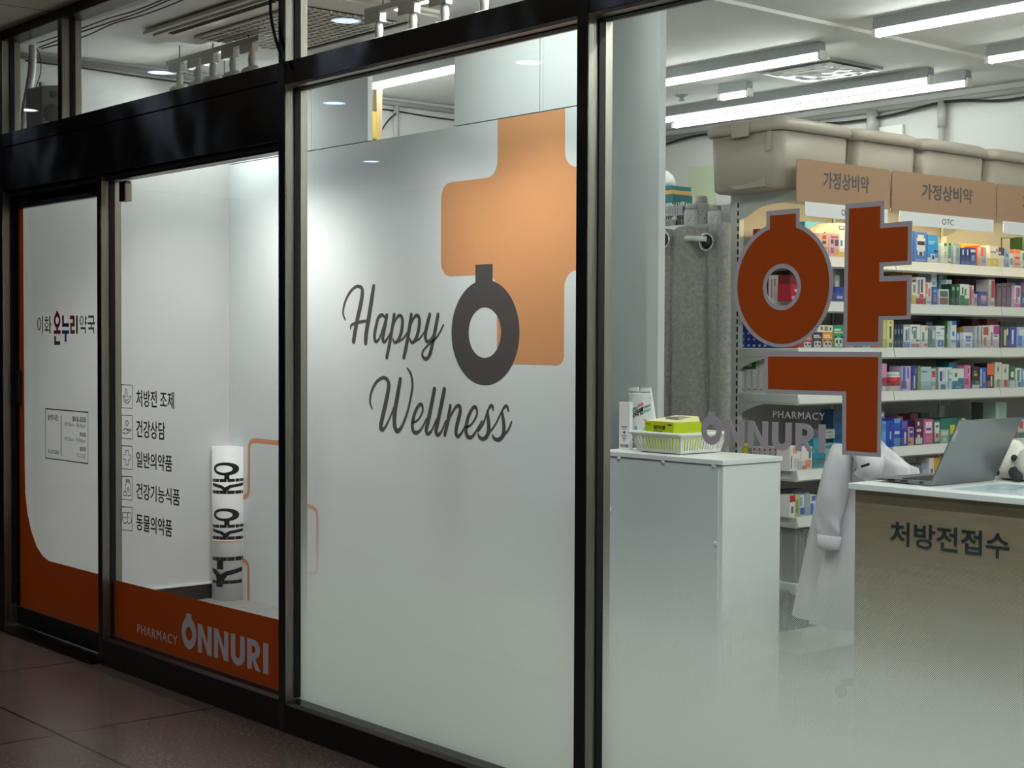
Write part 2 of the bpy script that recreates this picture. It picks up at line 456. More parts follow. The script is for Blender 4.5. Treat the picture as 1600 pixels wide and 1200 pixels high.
# ------------------------------------------------------------------ prints on the board
YP = YB - 0.0002
def fillet(poly, rads, n=7):
    out = []; k = len(poly)
    for i in range(k):
        p = Vector(poly[i]); a = (Vector(poly[i - 1]) - p).normalized(); c = (Vector(poly[(i + 1) % k]) - p).normalized(); r = rads[i]
        if r == 0: out.append(tuple(p)); continue
        p0 = p + a * r; p1 = p + c * r
        cen = p + a * r + c * r
        for q in range(n + 1):
            t = q / n * PI / 2
            out.append(tuple(cen - c * r * math.cos(t) - a * r * math.sin(t)))
    return out
xs = [on_y(px, 400, YB).x for px in (689, 777, 882)]
xr = xs[2] + (xs[1] - xs[0])
zt = 2.5255; za = on_y(735, 281, YB).z; zb = on_y(720, 431, YB).z; zl = on_y(830, 569.5, YB).z
r = 0.075
cross = fillet([(xs[1], zt), (xs[1], za), (xs[0], za), (xs[0], zb), (xs[1], zb), (xs[1], zl), (xs[2], zl), (xs[2], zb), (-4.722, zb), (-4.722, za), (xs[2], za), (xs[2], zt)],
               [0, r, r, r, r, r * .6, r * .6, r, 0, 0, r, 0])
b = MB(); outl_on_y(b, [cross], YP, M_PEACH, 0.0004); build('peach_cross_print', b, part_root)
def keyhole(cx, cz, a, b2, sx0, sx1, sz0, sz1, n=56):
    """ellipse with a stub on top: one outline."""
    pts = []
    c0 = math.acos(max(-1, min(1, (sx1 - cx) / a))); c1 = math.acos(max(-1, min(1, (sx0 - cx) / a)))
    t0 = c1; t1 = c0 + 2 * PI
    for i in range(n + 1):
        t = t0 + (t1 - t0) * i / n; pts.append((cx + a * math.cos(t), cz + b2 * math.sin(t)))
    return pts + [(sx1, sz1), (sx0, sz0)]
# grey ring with its stub
cx = on_y(757.4, 519.6, YB).x; cz = on_y(757.4, 519.6, YB).z
ra = (on_y(810.4, 519.6, YB).x - on_y(704.3, 519.6, YB).x) / 2; rb = (on_y(757, 437, YB).z - on_y(757, 601.3, YB).z) / 2
ia = (on_y(781.5, 519.6, YB).x - on_y(731, 519.6, YB).x) / 2; ib = (on_y(757, 480, YB).z - on_y(757, 559.3, YB).z) / 2
sx0 = on_y(743, 430, YB).x; sx1 = on_y(770, 430, YB).x; sz = on_y(757, 413, YB).z
b = MB(); outl_on_y(b, [keyhole(cx, cz, ra, rb, sx0, sx1, sz, sz), ell(cx, cz, ia, ib, 48)], YP - 0.0005, M_INK, 0.0004)
build('grey_ring_print', b, part_root)
def script(strokes, off, sc, wk, name):
    b = MB()
    for si, (pts, ws) in enumerate(strokes):
        dz = .00016 * (si % 5)
        w2 = smooth_path(pts, 7); n = len(pts); wl = []
        for i in range(len(w2)):
            f = i / (len(w2) - 1) * (n - 1); k = min(int(f), n - 2)
            wk2 = ws if isinstance(ws, (int, float)) else ws[k] + (ws[k + 1] - ws[k]) * (f - k)
            wl.append(wk2 * wk)
        P2 = [on_y(off[0] + p.x / sc, off[1] + p.y / sc, YB) for p in w2]
        ribbon(b, [(p.x, p.z) for p in P2], wl, lambda u, v, d, dz=dz: (u, YP - 0.0005 - d - (dz if d else 0), v), 0.0004, M_INK)
    return build(name, b, part_root)
T = 9
happy = [
 ([(86, 343), (70, 300), (80, 230), (110, 165), (145, 125), (172, 117), (195, 132), (198, 170), (185, 250), (165, 340), (150, 420), (140, 484)], [7, 12, 13, 13, 12, 13, 18, 24, 25, 25, 25, 24]),
 ([(275, 118), (262, 200), (243, 320), (225, 430), (221, 494)], [20, 24, 25, 25, 22]),
 ([(120, 400), (124, 378), (150, 364), (200, 352), (248, 348)], [8, 10, 12, 12, 10]),
 ([(350, 325), (330, 308), (305, 330), (288, 395), (280, 455), (290, 486), (312, 466), (337, 395), (355, 335)], [12, 13, 16, 18, 18, 14, 9, 9, 9]),
 ([(363, 312), (346, 400), (336, 465), (345, 488), (365, 468), (388, 428)], [18, 20, 19, 14, 9, 8]),
 ([(412, 308), (395, 420), (378, 515), (362, 592)], [18, 20, 20, 18]),
 ([(393, 425), (418, 350), (443, 314), (463, 325), (467, 372), (455, 440), (432, 486), (412, 490), (404, 470)], [8, 9, 12, 16, 19, 18, 14, 11, 8]),
 ([(432, 488), (470, 468), (500, 425)], [9, 8, 8]),
 ([(527, 308), (510, 420), (494, 515), (477, 592)], [18, 20, 20, 18]),
 ([(508, 425), (533, 350), (558, 312), (578, 325), (581, 372), (568, 440), (545, 486), (526, 490), (518, 470)], [8, 9, 12, 16, 19, 18, 14, 11, 8]),
 ([(545, 488), (584, 465), (616, 420)], [9, 8, 8]),
 ([(650, 308), (632, 380), (621, 440), (626, 478), (643, 486), (668, 455), (690, 395), (705, 318)], [18, 20, 19, 16, 12, 9, 8, 8]),
 ([(706, 308), (690, 395), (673, 478), (655, 560), (636, 596), (614, 599), (600, 572), (612, 540), (650, 500), (702, 452), (742, 376)], [18, 20, 20, 19, 15, 13, 11, 8, 8, 8, 8]),
]
well = [
 ([(265, 938), (250, 890), (258, 830), (285, 768), (318, 737), (345, 730), (368, 748), (375, 790), (357, 890), (332, 1000), (322, 1058), (331, 1076), (352, 1060), (388, 985), (408, 930)], [7, 12, 13, 13, 13, 14, 18, 23, 24, 24, 23, 18, 11, 9, 8]),
 ([(453, 740), (436, 840), (416, 960), (415, 1050), (434, 1086), (465, 1052), (503, 950), (530, 825), (534, 760), (522, 700), (499, 666)], [20, 24, 25, 24, 20, 14, 12, 13, 13, 12, 7]),
 ([(533, 1032), (572, 1010), (602, 955), (598, 912), (576, 915), (549, 970), (534, 1040), (541, 1088), (566, 1096), (596, 1068), (628, 1005)], [8, 8, 10, 13, 14, 17, 19, 17, 13, 9, 8]),
 ([(682, 806), (662, 910), (637, 1030), (627, 1082), (640, 1104), (664, 1080), (694, 1010)], [20, 21, 21, 19, 14, 9, 8]),
 ([(748, 808), (727, 915), (702, 1035), (692, 1088), (705, 1111), (729, 1088), (758, 1020)], [20, 21, 21, 19, 14, 9, 8]),
 ([(788, 918), (769, 1030), (751, 1110)], [16, 19, 17]),
 ([(765, 1052), (797, 970), (828, 922), (851, 922), (853, 962), (832, 1050), (826, 1098), (840, 1121), (865, 1095), (896, 1035)], [8, 9, 12, 16, 19, 20, 18, 14, 9, 8]),
 ([(893, 1062), (930, 1040), (965, 980), (962, 932), (941, 930), (909, 990), (893, 1070), (901, 1117), (926, 1128), (956, 1095), (1000, 1020)], [8, 8, 10, 13, 14, 17, 19, 17, 13, 9, 8]),
 ([(975, 1086), (1010, 1032), (1036, 960), (1056, 918), (1071, 920), (1075, 944)], [8, 8, 9, 11, 12, 9]),
 ([(1036, 955), (1042, 1005), (1046, 1060), (1038, 1110), (1014, 1137), (986, 1130), (974, 1108)], [12, 17, 19, 18, 14, 12, 8]),
 ([(1038, 1112), (1088, 1045), (1133, 955), (1155, 920), (1171, 926), (1177, 950)], [8, 8, 9, 11, 12, 9]),
 ([(1134, 958), (1143, 1012), (1147, 1070), (1138, 1120), (1110, 1144), (1081, 1135), (1071, 1113)], [12, 17, 19, 18, 14, 12, 8]),
 ([(1138, 1122), (1175, 1080), (1198, 1026)], [8, 8, 8]),
]
KS = 0.0013
script(happy, (520, 420), 4.287, KS, 'happy_lettering')
script(well, (520, 420), 4.287, KS, 'wellness_lettering')
# thin peach line drawing
b = MB()
def lines_y(b, pl, w, Y, m, n=1, t=0.0004):
    P2 = [on_y(x, y, Y) for x, y in pl]
    ribbon(b, [(p.x, p.z) for p in P2], [w] * len(P2), lambda u, v, d: (u, Y - d, v), t, m)
def arc_px(pl, r):
    out = []
    for i, p in enumerate(pl):
        if i in (0, len(pl) - 1): out.append(p); continue
        p = Vector(p); a = (Vector(pl[i - 1]) - p); c = (Vector(pl[i + 1]) - p); rr = min(r, a.length / 2, c.length / 2)
        p0 = p + a.normalized() * rr; p1 = p + c.normalized() * rr
        for q in range(7):
            t = q / 6; out.append(tuple(p0 * (1 - t) ** 2 + p * 2 * t * (1 - t) + p1 * t * t))
    return out
lines_y(b, arc_px([(360, 775), (388.5, 778), (389.5, 687), (452, 694)], 12), 0.026, YP, M_PEACHLINE)
lines_y(b, arc_px([(360, 872), (388.3, 877), (388.3, 938)], 12), 0.026, YP, M_PEACHLINE)
lines_y(b, arc_px([(466, 789), (495.8, 793), (495.8, 899), (466, 893)], 14), 0.022, YP, M_PEACHLINE)
build('peach_line_print', b, part_root)

# ------------------------------------------------------------------ shop front: mullions, header, sills
def mullion(name, x0, x1, z0, z1, y1=3.2, gask=True):
    root = sroot(name, ((x0 + x1) / 2, 3.1, z0))
    b = MB(); b.box(x0, x1, 3.102, y1, z0, z1, M_STEEL); build('steel_post', b, root, bevel=0.0015)
    b = MB(); b.box(x0, x1, 3.099, 3.102, z0, z1, M_BLACK); build('front_cap', b, root)
    if gask:
        b = MB(); b.box(x1, x1 + 0.006, 3.14, 3.166, z0 + (.13 if z0 == 0 else 0), z1, M_RUBBER); b.box(x0 - 0.006, x0, 3.14, 3.166, z0 + (.13 if z0 == 0 else 0), z1, M_RUBBER)
        build('gasket', b, root)
    return root
mullion('trim_1', -5.031, -4.985, 0.0, 3.04)
mullion('trim_2', -3.357, -3.309, 0.0, 3.04)
mullion('trim_3', -6.605, -6.565, 0.0, 2.25)
mullion('trim_4', -7.026, -6.982, 2.557, 3.04)
mullion('trim_5', -7.79, -7.715, 0.0, 3.085)
mullion('trim_10', -1.60, -1.55, 0.0, 3.04)
# head rail
b = MB(); b.box(-7.79, 1.2, 3.1, 3.2, 3.035, 3.085, M_DARKST); struct(build('trim_6', b))
# header over the door side: rail + gloss fascia
hd = sroot('trim_7', (-6.3, 3.1, 2.25))
b = MB(); b.box(-7.715, -5.031, 3.098, 3.2, 2.487, 2.557, M_BLACK); build('header_rail', b, hd, bevel=0.002)
b = MB(); b.box(-7.715, -5.031, 3.1, 3.2, 2.262, 2.484, M_BLACK); build('fascia_panel', b, hd, bevel=0.002)
b = MB(); b.box(-7.715, -5.031, 3.12, 3.19, 2.236, 2.262, M_BLKMAT); b.box(-6.565, -5.031, 3.125, 3.185, 2.228, 2.236, M_DARKST); build('reveal_strip', b, hd)
# beams over the frosted panes
def beam(name, x0, x1, z0, z1):
    h = sroot(name, ((x0 + x1) / 2, 3.1, z0))
    b = MB(); b.box(x0, x1, 3.1, 3.2, z0 + 0.012, z1, M_BLACK); build('beam', b, h, bevel=0.002)
    b = MB(); b.box(x0, x1, 3.1, 3.138, z0, z0 + 0.012, M_STEEL); b.box(x0, x1, 3.175, 3.2, z0, z0 + 0.012, M_STEEL); build('steel_lip', b, h)
    b = MB(); b.box(x0, x1, 3.138, 3.175, z0 - 0.004, z0 + 0.012, M_RUBBER); build('gasket', b, h)
beam('trim_8', -4.985, -3.357, 2.458, 2.557)
beam('trim_11', -3.309, -1.60, 2.458, 2.557)
beam('trim_12', -1.55, 1.2, 2.458, 2.557)
# sills
def sill(name, x0, x1, z1=0.128):
    h = sroot(name, ((x0 + x1) / 2, 3.1, 0))
    b = MB(); b.box(x0, x1, 3.1, 3.2, 0.0, z1 - 0.012, M_BLKMAT); build('kick_plate', b, h, bevel=0.003)
    b = MB()
    n = b.add([(x0, 3.1, z1 - .012), (x1, 3.1, z1 - .012), (x1, 3.2, z1 - .012), (x0, 3.2, z1 - .012), (x0, 3.112, z1), (x1, 3.112, z1), (x1, 3.19, z1), (x0, 3.19, z1)])
    for q in ((3, 2, 1, 0), (4, 5, 6, 7), (0, 1, 5, 4), (1, 2, 6, 5), (2, 3, 7, 6), (3, 0, 4, 7)): b.face([n + i for i in q], M_DARKST)
    build('sill_cap', b, h)
sill('trim_13', -6.565, -5.031, 0.13); sill('trim_14', -4.985, -3.357, 0.12); sill('trim_15', -3.309, -1.60, 0.12); sill('trim_16', -1.55, 1.2, 0.12)
# threshold under the sliding door
slab('trim_17', -7.715, -6.605, 3.06, 3.25, 0.0, 0.012, M_DARKST)

# ------------------------------------------------------------------ glazing
def pane(root, x0, x1, z0, z1, y0=YG, y1=YG + 0.008):
    b = MB(); b.box(x0, x1, y0, y1, z0, z1, M_GLASS); return build('glass_pane', b, root)
YF = YG - 0.0006                 # films stick to the outer face
def frost_sheet(root, x0, x1, z0, z1):
    b = MB(); n = b.add([(x0, YG + 0.0095, z0), (x1, YG + 0.0095, z0), (x1, YG + 0.0095, z1), (x0, YG + 0.0095, z1)]); b.face((n, n + 1, n + 2, n + 3), M_FROST)
    return build('dotted_frost_film', b, root)
def letters_onnuri(b, x0, x1, z0, z1, Y, m):
    """The bottle-shaped O and the heavy N N U R I, in one row."""
    W = x1 - x0; H = z1 - z0
    def X(u): return x0 + u * W
    def Z(v): return z0 + v * H
    oc = X(.0885); orx = .0885 * W; ocz = Z(.565); orz = .56 * H
    k = [(oc + orx * math.cos(PI / 2 + t) * 1.0, ocz + orz * math.sin(PI / 2 + t)) for t in [0.36 + i * (2 * PI - 0.72) / 44 for i in range(45)]]
    st = [(X(.0885 + .0285), Z(1.25)), (X(.0885 - .0285), Z(1.25))]
    outl_on_y(b, [[p for p in k] + st, ell(oc, Z(.546), orx * .46, orz * .43, 32)], Y, m)
    def P(*pts): outl_on_y(b, [[(X(u), Z(v)) for u, v in pts]], Y, m)
    for a in (.198, .393):
        w = .165
        P((a, 0), (a + .046, 0), (a + .046, .66), (a + w - .046, 0), (a + w, 0), (a + w, 1), (a + w - .046, 1), (a + w - .046, .38), (a + .046, 1), (a, 1))
    a, w = .588, .155
    o = [(a, 1), (a + .05, 1)] + [(a + .05, .34)] + [(a + w / 2 - math.cos(PI * i / 10) * (w / 2 - .05), .34 - math.sin(PI * i / 10) * .12) for i in range(1, 10)] + [(a + w - .05, .34), (a + w - .05, 1), (a + w, 1), (a + w, .34)] \
        + [(a + w / 2 + math.cos(PI * i / 12) * w / 2, .34 - math.sin(PI * i / 12) * .36) for i in range(1, 12)] + [(a, .34)]
    P(*o)
    a, w = .772, .145
    o = [(a, 0), (a, 1), (a + .07, 1)] + [(a + .07 + math.sin(PI * i / 10) * .07, .68 + math.cos(PI * i / 10) * .32) for i in range(1, 10)] + [(a + .085, .38), (a + w, 0), (a + w - .05, 0), (a + .05, .35), (a + .05, 0)]
    hole = [(a + .05, .80), (a + .07, .80)] + [(a + .07 + math.sin(PI * i / 6) * .022, .68 + math.cos(PI * i / 6) * .12) for i in range(1, 6)] + [(a + .07, .56), (a + .05, .56)]
    outl_on_y(b, [[(X(u), Z(v)) for u, v in o], [(X(u), Z(v)) for u, v in hole]], Y, m)
    P((.947, 0), (1, 0), (1, 1), (.947, 1))

# pane beside the door: orange foot band, services list
w1 = sroot('window_1', (-5.8, YG, 0.13))
pane(w1, -6.565, -5.031, 0.125, 2.24)
b = MB()
zt0 = on_y(171, 904, YF).z; zt1 = on_y(437, 968, YF).z
outl_on_y(b, [[(-6.558, 0.13), (-5.031, 0.13), (-5.031, zt1), (-6.558, zt0)]], YF, M_ORANGE); build('orange_film', b, w1)
b = MB()
letters_onnuri(b, on_y(284.5, 1010, YF).x, on_y(419.5, 1020, YF).x, on_y(313, 1020, YF).z, on_y(313, 975, YF).z, YF - .0007, M_SILVER); build('brand_lettering', b, w1)
b = MB(); text_on_y(b, 'PHARMACY', on_y(215, 980, YF).x, on_y(277.5, 1000, YF).x, on_y(216, 989, YF).z, on_y(216, 975, YF).z, YF - .0007, M_SILVER, bold=0.0, space=1.15); build('pharmacy_lettering', b, w1)
rows = [('처방전 조제', 213, 272, 609, 635, 0), ('건강상담', 213, 258, 656, 683, 0), ('일반의약품', 213, 269, 705, 730, 0), ('건강기능식품', 213, 281, 754, 779, 0), ('동물의약품', 213, 269, 802, 828, 0)]
SIZES = []
for i, (tx, pa, pb, ya, yb, _) in enumerate(rows):
    x0 = on_y(pa, ya, YF).x; x1 = on_y(pb, yb, YF).x; z1 = on_y(pa, ya, YF).z; z0 = on_y(pa, yb, YF).z
    b = MB(); text_on_y(b, tx, x0, x1, z0, z1, YF, M_INKDK, bold=0.012); build('service_lettering', b, w1)
def icon(k):
    b = MB(); ybase = 600 + 47.6 * k
    def st(pl, w=0.0035): lines_y(b, [(180 + x / 4.8, 590 + (y + 229 * k) / 4.8) for x, y in pl], w, YF, M_INKDK)
    st([(46, 52), (128, 57), (128, 232), (46, 225), (46, 52)], 0.004)
    if k == 0:
        st(arc_px([(58, 138), (68, 178), (88, 200), (108, 180), (118, 142)], 14)); st([(58, 138), (72, 140)]); st([(104, 142), (118, 142)])
        st(arc_px([(76, 88), (86, 84), (92, 130), (92, 148)], 5)); st([(76, 88), (82, 130), (80, 148)])
        st(arc_px([(70, 150), (78, 168), (90, 172), (104, 152)], 8)); st([(76, 176), (80, 182)]); st([(88, 180), (88, 186)]); st([(98, 178), (96, 184)])
    elif k == 1:
        st([(56, 170), (74, 152), (92, 158), (106, 164), (84, 168)]); st([(56, 186), (86, 192), (122, 164), (112, 158), (104, 166)])
        st([(84, 92), (94, 92), (94, 102), (100, 103), (100, 118), (94, 118), (94, 130), (84, 130), (84, 118), (78, 117), (78, 102), (84, 102), (84, 92)])
    elif k == 2:
        st([(80, 88), (100, 90), (100, 122), (114, 124), (114, 158), (100, 157), (100, 196), (80, 194), (80, 156), (62, 154), (62, 120), (80, 122), (80, 88)])
    elif k == 3:
        st([(82, 80), (110, 82), (110, 96), (84, 94), (82, 80)]); st(arc_px([(86, 96), (78, 122), (76, 170)], 10)); st(arc_px([(108, 98), (118, 126), (118, 200), (92, 198)], 10))
        st([(94, 140), (102, 141), (102, 152), (108, 153), (102, 160), (96, 168), (88, 152), (94, 150), (94, 140)]); st(arc_px([(62, 172), (84, 168), (84, 198), (62, 196), (62, 172)], 7))
    else:
        st(arc_px([(56, 150), (56, 100), (66, 92), (74, 98), (86, 98), (92, 92), (96, 110)], 8)); st(arc_px([(56, 150), (64, 176), (86, 176), (92, 156), (94, 110)], 10))
        st(arc_px([(94, 104), (104, 92), (116, 98), (120, 130), (122, 170)], 8)); st(arc_px([(90, 160), (100, 182), (118, 172), (124, 150)], 8)); st([(66, 130), (67, 134)], 0.006); st([(80, 131), (81, 135)], 0.006); st([(104, 132), (105, 136)], 0.006)
    build('service_icon', b, w1)
for k in range(5): icon(k)

# the two frosted panes
w2 = sroot('window_2', (-4.17, YG, 0.12)); pane(w2, -4.985, -3.357, 0.115, 2.465); frost_sheet(w2, -4.985, -3.357, 0.115, 1.1)
w3 = sroot('window_3', (-2.4, YG, 0.12)); pane(w3, -3.309, -1.60, 0.115, 2.465); frost_sheet(w3, -3.309, -1.60, 0.115, 1.1)
w4 = sroot('window_4', (-0.2, YG, 0.12)); pane(w4, -1.55, 1.2, 0.115, 2.465); frost_sheet(w4, -1.55, 1.2, 0.115, 1.1)
# transom lights
for i, (x0, x1) in enumerate(((-7.715, -7.026), (-6.982, -5.031), (-4.985, -3.357), (-3.309, -1.60), (-1.55, 1.2))):
    w = sroot('window_%d' % (5 + i), ((x0 + x1) / 2, YG, 2.557)); pane(w, x0, x1, 2.553, 3.037)

# the big orange syllable on the right-hand pane
gx = lambda px, py: on_y(px, py, YF)
b = MB()
oc = gx(1224, 448); oa = (gx(1302, 448).x - gx(1146.5, 448).x) / 2; ocx = (gx(1302, 448).x + gx(1146.5, 448).x) / 2
ztop = gx(1224, 346).z; zbot = gx(1222, 543).z; ob = (ztop - zbot) / 2; ocz = (ztop + zbot) / 2
hole = ell((gx(1246, 449).x + gx(1197.5, 449).x) / 2, (gx(1222, 419).z + gx(1222, 478).z) / 2, (gx(1246, 449).x - gx(1197.5, 449).x) / 2, (gx(1222, 419).z - gx(1222, 478).z) / 2)
hole2 = ell((gx(1252, 449).x + gx(1192, 449).x) / 2, (gx(1222, 411.5).z + gx(1222, 485).z) / 2, (gx(1252, 449).x - gx(1192, 449).x) / 2, (gx(1222, 411.5).z - gx(1222, 485).z) / 2)
zs = (gx(1197.5, 330).z + gx(1249.7, 325.3).z) / 2
outl_on_y(b, [keyhole(ocx, ocz, oa, ob, gx(1197.5, 345).x, gx(1249.7, 345).x, zs, zs), hole], YF, M_SILVER)
g2 = [(1321, 319), (1382, 313.4), (1381.5, 349), (1425.6, 344.7), (1424.9, 413.7), (1381, 416.5), (1380.5, 431.5), (1424.6, 430), (1423, 498.7), (1379.7, 500), (1379.3, 539.5), (1317.5, 541.5)]
g3 = [(1194.5, 549), (1378, 550), (1376.6, 714.5), (1316, 710.5), (1316, 618), (1194.5, 615)]
outl_on_y(b, [pix_y(g2, YF)], YF, M_SILVER); outl_on_y(b, [pix_y(g3, YF)], YF, M_SILVER)
build('silver_outline_film', b, w3)
b = MB()
zo = (gx(1203.5, 337.5).z + gx(1244, 333).z) / 2
oa2 = (gx(1296, 448).x - gx(1152.5, 448).x) / 2; ocx2 = (gx(1296, 448).x + gx(1152.5, 448).x) / 2; ob2 = (gx(1224, 353).z - gx(1222, 537).z) / 2; ocz2 = (gx(1224, 353).z + gx(1222, 537).z) / 2
outl_on_y(b, [keyhole(ocx2, ocz2, oa2, ob2, gx(1203.5, 345).x, gx(1244, 345).x, zo, zo), hole2], YF - .0007, M_ORANGE)
o2 = [(1327, 326), (1376, 322), (1375.4, 356.6), (1419, 353.7), (1418, 407), (1374.3, 409.6), (1374, 440), (1417.3, 438.7), (1416.7, 492.7), (1372.8, 493.5), (1372, 533.5), (1324, 533.8)]
o3 = [(1200.5, 557), (1372.5, 558), (1370.5, 707), (1322.4, 703.5), (1322.7, 611), (1200.5, 607.5)]
outl_on_y(b, [pix_y(o2, YF)], YF - .0007, M_ORANGE); outl_on_y(b, [pix_y(o3, YF)], YF - .0007, M_ORANGE)
build('orange_syllable_film', b, w3)
b = MB(); letters_onnuri(b, gx(1095.8, 670).x, gx(1290.1, 690).x, gx(1134.5, 697).z, gx(1134.5, 655).z, YF, M_SILVER); build('brand_lettering', b, w3)
b = MB(); text_on_y(b, 'PHARMACY', gx(1208, 645).x, gx(1289, 650).x, gx(1208, 652.5).z, gx(1208, 641.5).z, YF, M_SILVER, bold=0.0, space=1.15); build('pharmacy_lettering', b, w3)

# sliding door
YD = 3.17
d1 = sroot('door_1', (-7.2, YD, 0.02))
dx0, dx1 = -7.712, -6.607
b = MB(); b.box(dx0, dx1, YD - .004, YD + .026, 0.02, 0.112, M_BLKMAT); build('bottom_rail', b, d1, bevel=.002)
b = MB(); b.box(dx0, dx1, YD - .004, YD + .026, 2.176, 2.245, M_BLACK); build('top_rail', b, d1, bevel=.002)
b = MB(); b.box(dx0, dx0 + .022, YD - .004, YD + .026, 0.112, 2.176, M_BLKMAT); build('stile', b, d1)
b = MB(); b.box(dx1 - .03, dx1, YD - .004, YD + .026, 0.112, 2.176, M_BLKMAT); build('stile', b, d1)
b = MB(); b.box(dx0 + .022, dx1 - .03, YD + .006, YD + .014, 0.112, 2.176, M_GLASS); build('glass_pane', b, d1)
YDF = YD + .0053
b = MB(); b.box(dx0 + .022, dx1 - .03, YD - .0045, YD + .005, 0.112, 0.118, M_STEEL); build('glazing_bead', b, d1)
b = MB()
edge = [(36, 325), (36.6, 420), (37.2, 520), (38, 640), (38.6, 720), (39.5, 770), (43, 802), (49, 830), (58, 855), (67, 869), (77, 876.5), (90, 880), (160, 898.5)]
q = pix_y(edge, YDF)
q[0] = (q[0][0], 2.176)
outl_on_y(b, [[(dx0 + .022, 2.176), (dx0 + .022, .118), (dx1 - .03, .118), (dx1 - .03, q[-1][1])] + q[::-1]], YDF, M_ORANGE, .0005); build('orange_film', b, d1)
b = MB(); b.box(-7.702, -7.654, YDF - .022, YDF - .006, 1.176, 1.346, M_BLKMAT); b.box(-7.694, -7.662, YDF - .006, YDF - .0004, 1.19, 1.33, M_STEEL); build('pull_handle', b, d1, bevel=.003)
# coloured shop name
def shop_name():
    b = MB(); Y = YDF
    OX, OY, S = 45, 475, 1600 / 110
    def pl(pts, m): outl_on_y(b, [pix_y([(OX + x / S, OY + y / S) for x, y in pts], Y)], Y, m, .0005)
    def rect(x0, y0, x1, y1, m): pl([(x0, y0), (x1, y0), (x1, y1), (x0, y1)], m)
    def ring(cx, cy, a, bb, w, w2, m):
        o = [(cx + a * math.cos(t), cy + bb * math.sin(t)) for t in [2 * PI * k / 32 for k in range(32)]]
        i = [(cx + (a - w) * math.cos(t), cy + (bb - w2) * math.sin(t)) for t in [2 * PI * k / 32 for k in range(32)]]
        outl_on_y(b, [pix_y([(OX + x / S, OY + y / S) for x, y in o], Y), pix_y([(OX + x / S, OY + y / S) for x, y in i], Y)], Y, m, .0005)
    g = mat('grey_ink', (92, 92, 94), .5); mag = mat('magenta_ink', (128, 18, 66), .5); gr = mat('green_ink', (64, 96, 26), .5); bl = mat('blue_ink', (16, 78, 140), .5); rd = mat('rust_ink', (136, 40, 20), .5); dk = mat('dark_grey_ink', (40, 42, 42), .5); dg = mat('dark_green_ink', (40, 58, 18), .5)
    ring(236, 452, 42, 148, 16, 34, g); rect(304, 278, 322, 668, g)
    rect(380, 290, 424, 328, g); rect(362, 350, 450, 392, g); ring(406, 475, 44, 62, 16, 24, g); rect(394, 530, 418, 575, g); rect(362, 572, 458, 616, g); rect(468, 276, 492, 668, g); rect(488, 436, 510, 492, g)
    rect(626, 160, 664, 240, mag); ring(646, 372, 72, 176, 36, 92, mag); rect(628, 520, 664, 600, mag); rect(568, 598, 726, 680, mag)
    pl([(580, 730), (620, 730), (620, 845), (714, 845), (714, 930), (580, 930)], gr)
    pl([(758, 262), (798, 262), (798, 438), (910, 438), (910, 522), (758, 522)], dk)
    rect(756, 598, 916, 680, bl); rect(816, 678, 858, 858, bl)
    pl([(936, 262), (1042, 262), (1042, 512), (974, 512), (974, 590), (1046, 590), (1046, 676), (944, 676), (944, 430), (1004, 430), (1004, 346), (936, 346)], rd); rect(1076, 262, 1112, 678, dg)
    ring(1202, 375, 46, 106, 16, 28, g); rect(1278, 262, 1296, 492, g); rect(1292, 306, 1318, 354, g); rect(1292, 410, 1318, 452, g); pl([(1180, 526), (1296, 526), (1296, 668), (1276, 668), (1276, 576), (1180, 576)], g)
    pl([(1352, 262), (1482, 262), (1482, 414), (1462, 414), (1462, 316), (1352, 316)], g); rect(1338, 414, 1504, 464, g); rect(1412, 462, 1432, 534, g); pl([(1358, 530), (1486, 530), (1486, 668), (1466, 668), (1466, 580), (1358, 580)], g)
    build('shop_name_lettering', b, d1)
shop_name()
def hours():
    b = MB(); Y = YDF; OX, OY, S = 60, 630, 982 / 90
    def P(x, y): return (OX + x / S, OY + y / S)
    lines_y(b, [P(*p) for p in ((122, 93), (848, 156), (848, 1030), (122, 932), (122, 93))], .006, Y, M_INKDK)
    lines_y(b, [P(388, 208), P(388, 896)], .006, Y, M_INKDK)
    def tx(s, x0, x1, y0, y1, m, bold=0.0):
        a = on_y(*P(x0, y0), Y); c = on_y(*P(x1, y1), Y)
        zb2 = on_y(*P(x0, y0 + (y1 - y0) * .88), Y).z
        text_on_y(b, s, a.x, c.x, zb2, a.z, Y, m, .0005, bold)
    tx('운영시간', 162, 340, 186, 300, M_INKDK, .015); tx('월요일-금요일', 580, 806, 218, 322, M_INKDK, .02); tx('08:30am - 08:30pm', 445, 806, 318, 412, M_INKLT)
    tx('토요일', 704, 806, 492, 575, M_INKDK, .02); tx('09:00am - 02:00pm', 445, 806, 568, 665, M_INKLT); tx('일요일', 708, 806, 736, 825, M_INKDK, .02); tx('CLOSED', 655, 806, 848, 925, M_INKLT)
    tx('Tel 3277-8760', 162, 345, 786, 858, M_INKDK)
    build('opening_hours_lettering', b, d1)
hours()
b = MB(); b.box(-6.565, -5.031, 3.146, 3.1565, .127, .1335, M_STEEL); build('glazing_bead', b, w1)
# pivot hinge at the top of the pane beside the door
b = MB(); b.box(-6.475, -6.412, 3.145, 3.175, 2.13, 2.222, M_DARKST); b.box(-6.42, -6.408, 3.143, 3.177, 2.13, 2.21, M_STEEL); build('pivot_hinge', b, w1, bevel=.003)
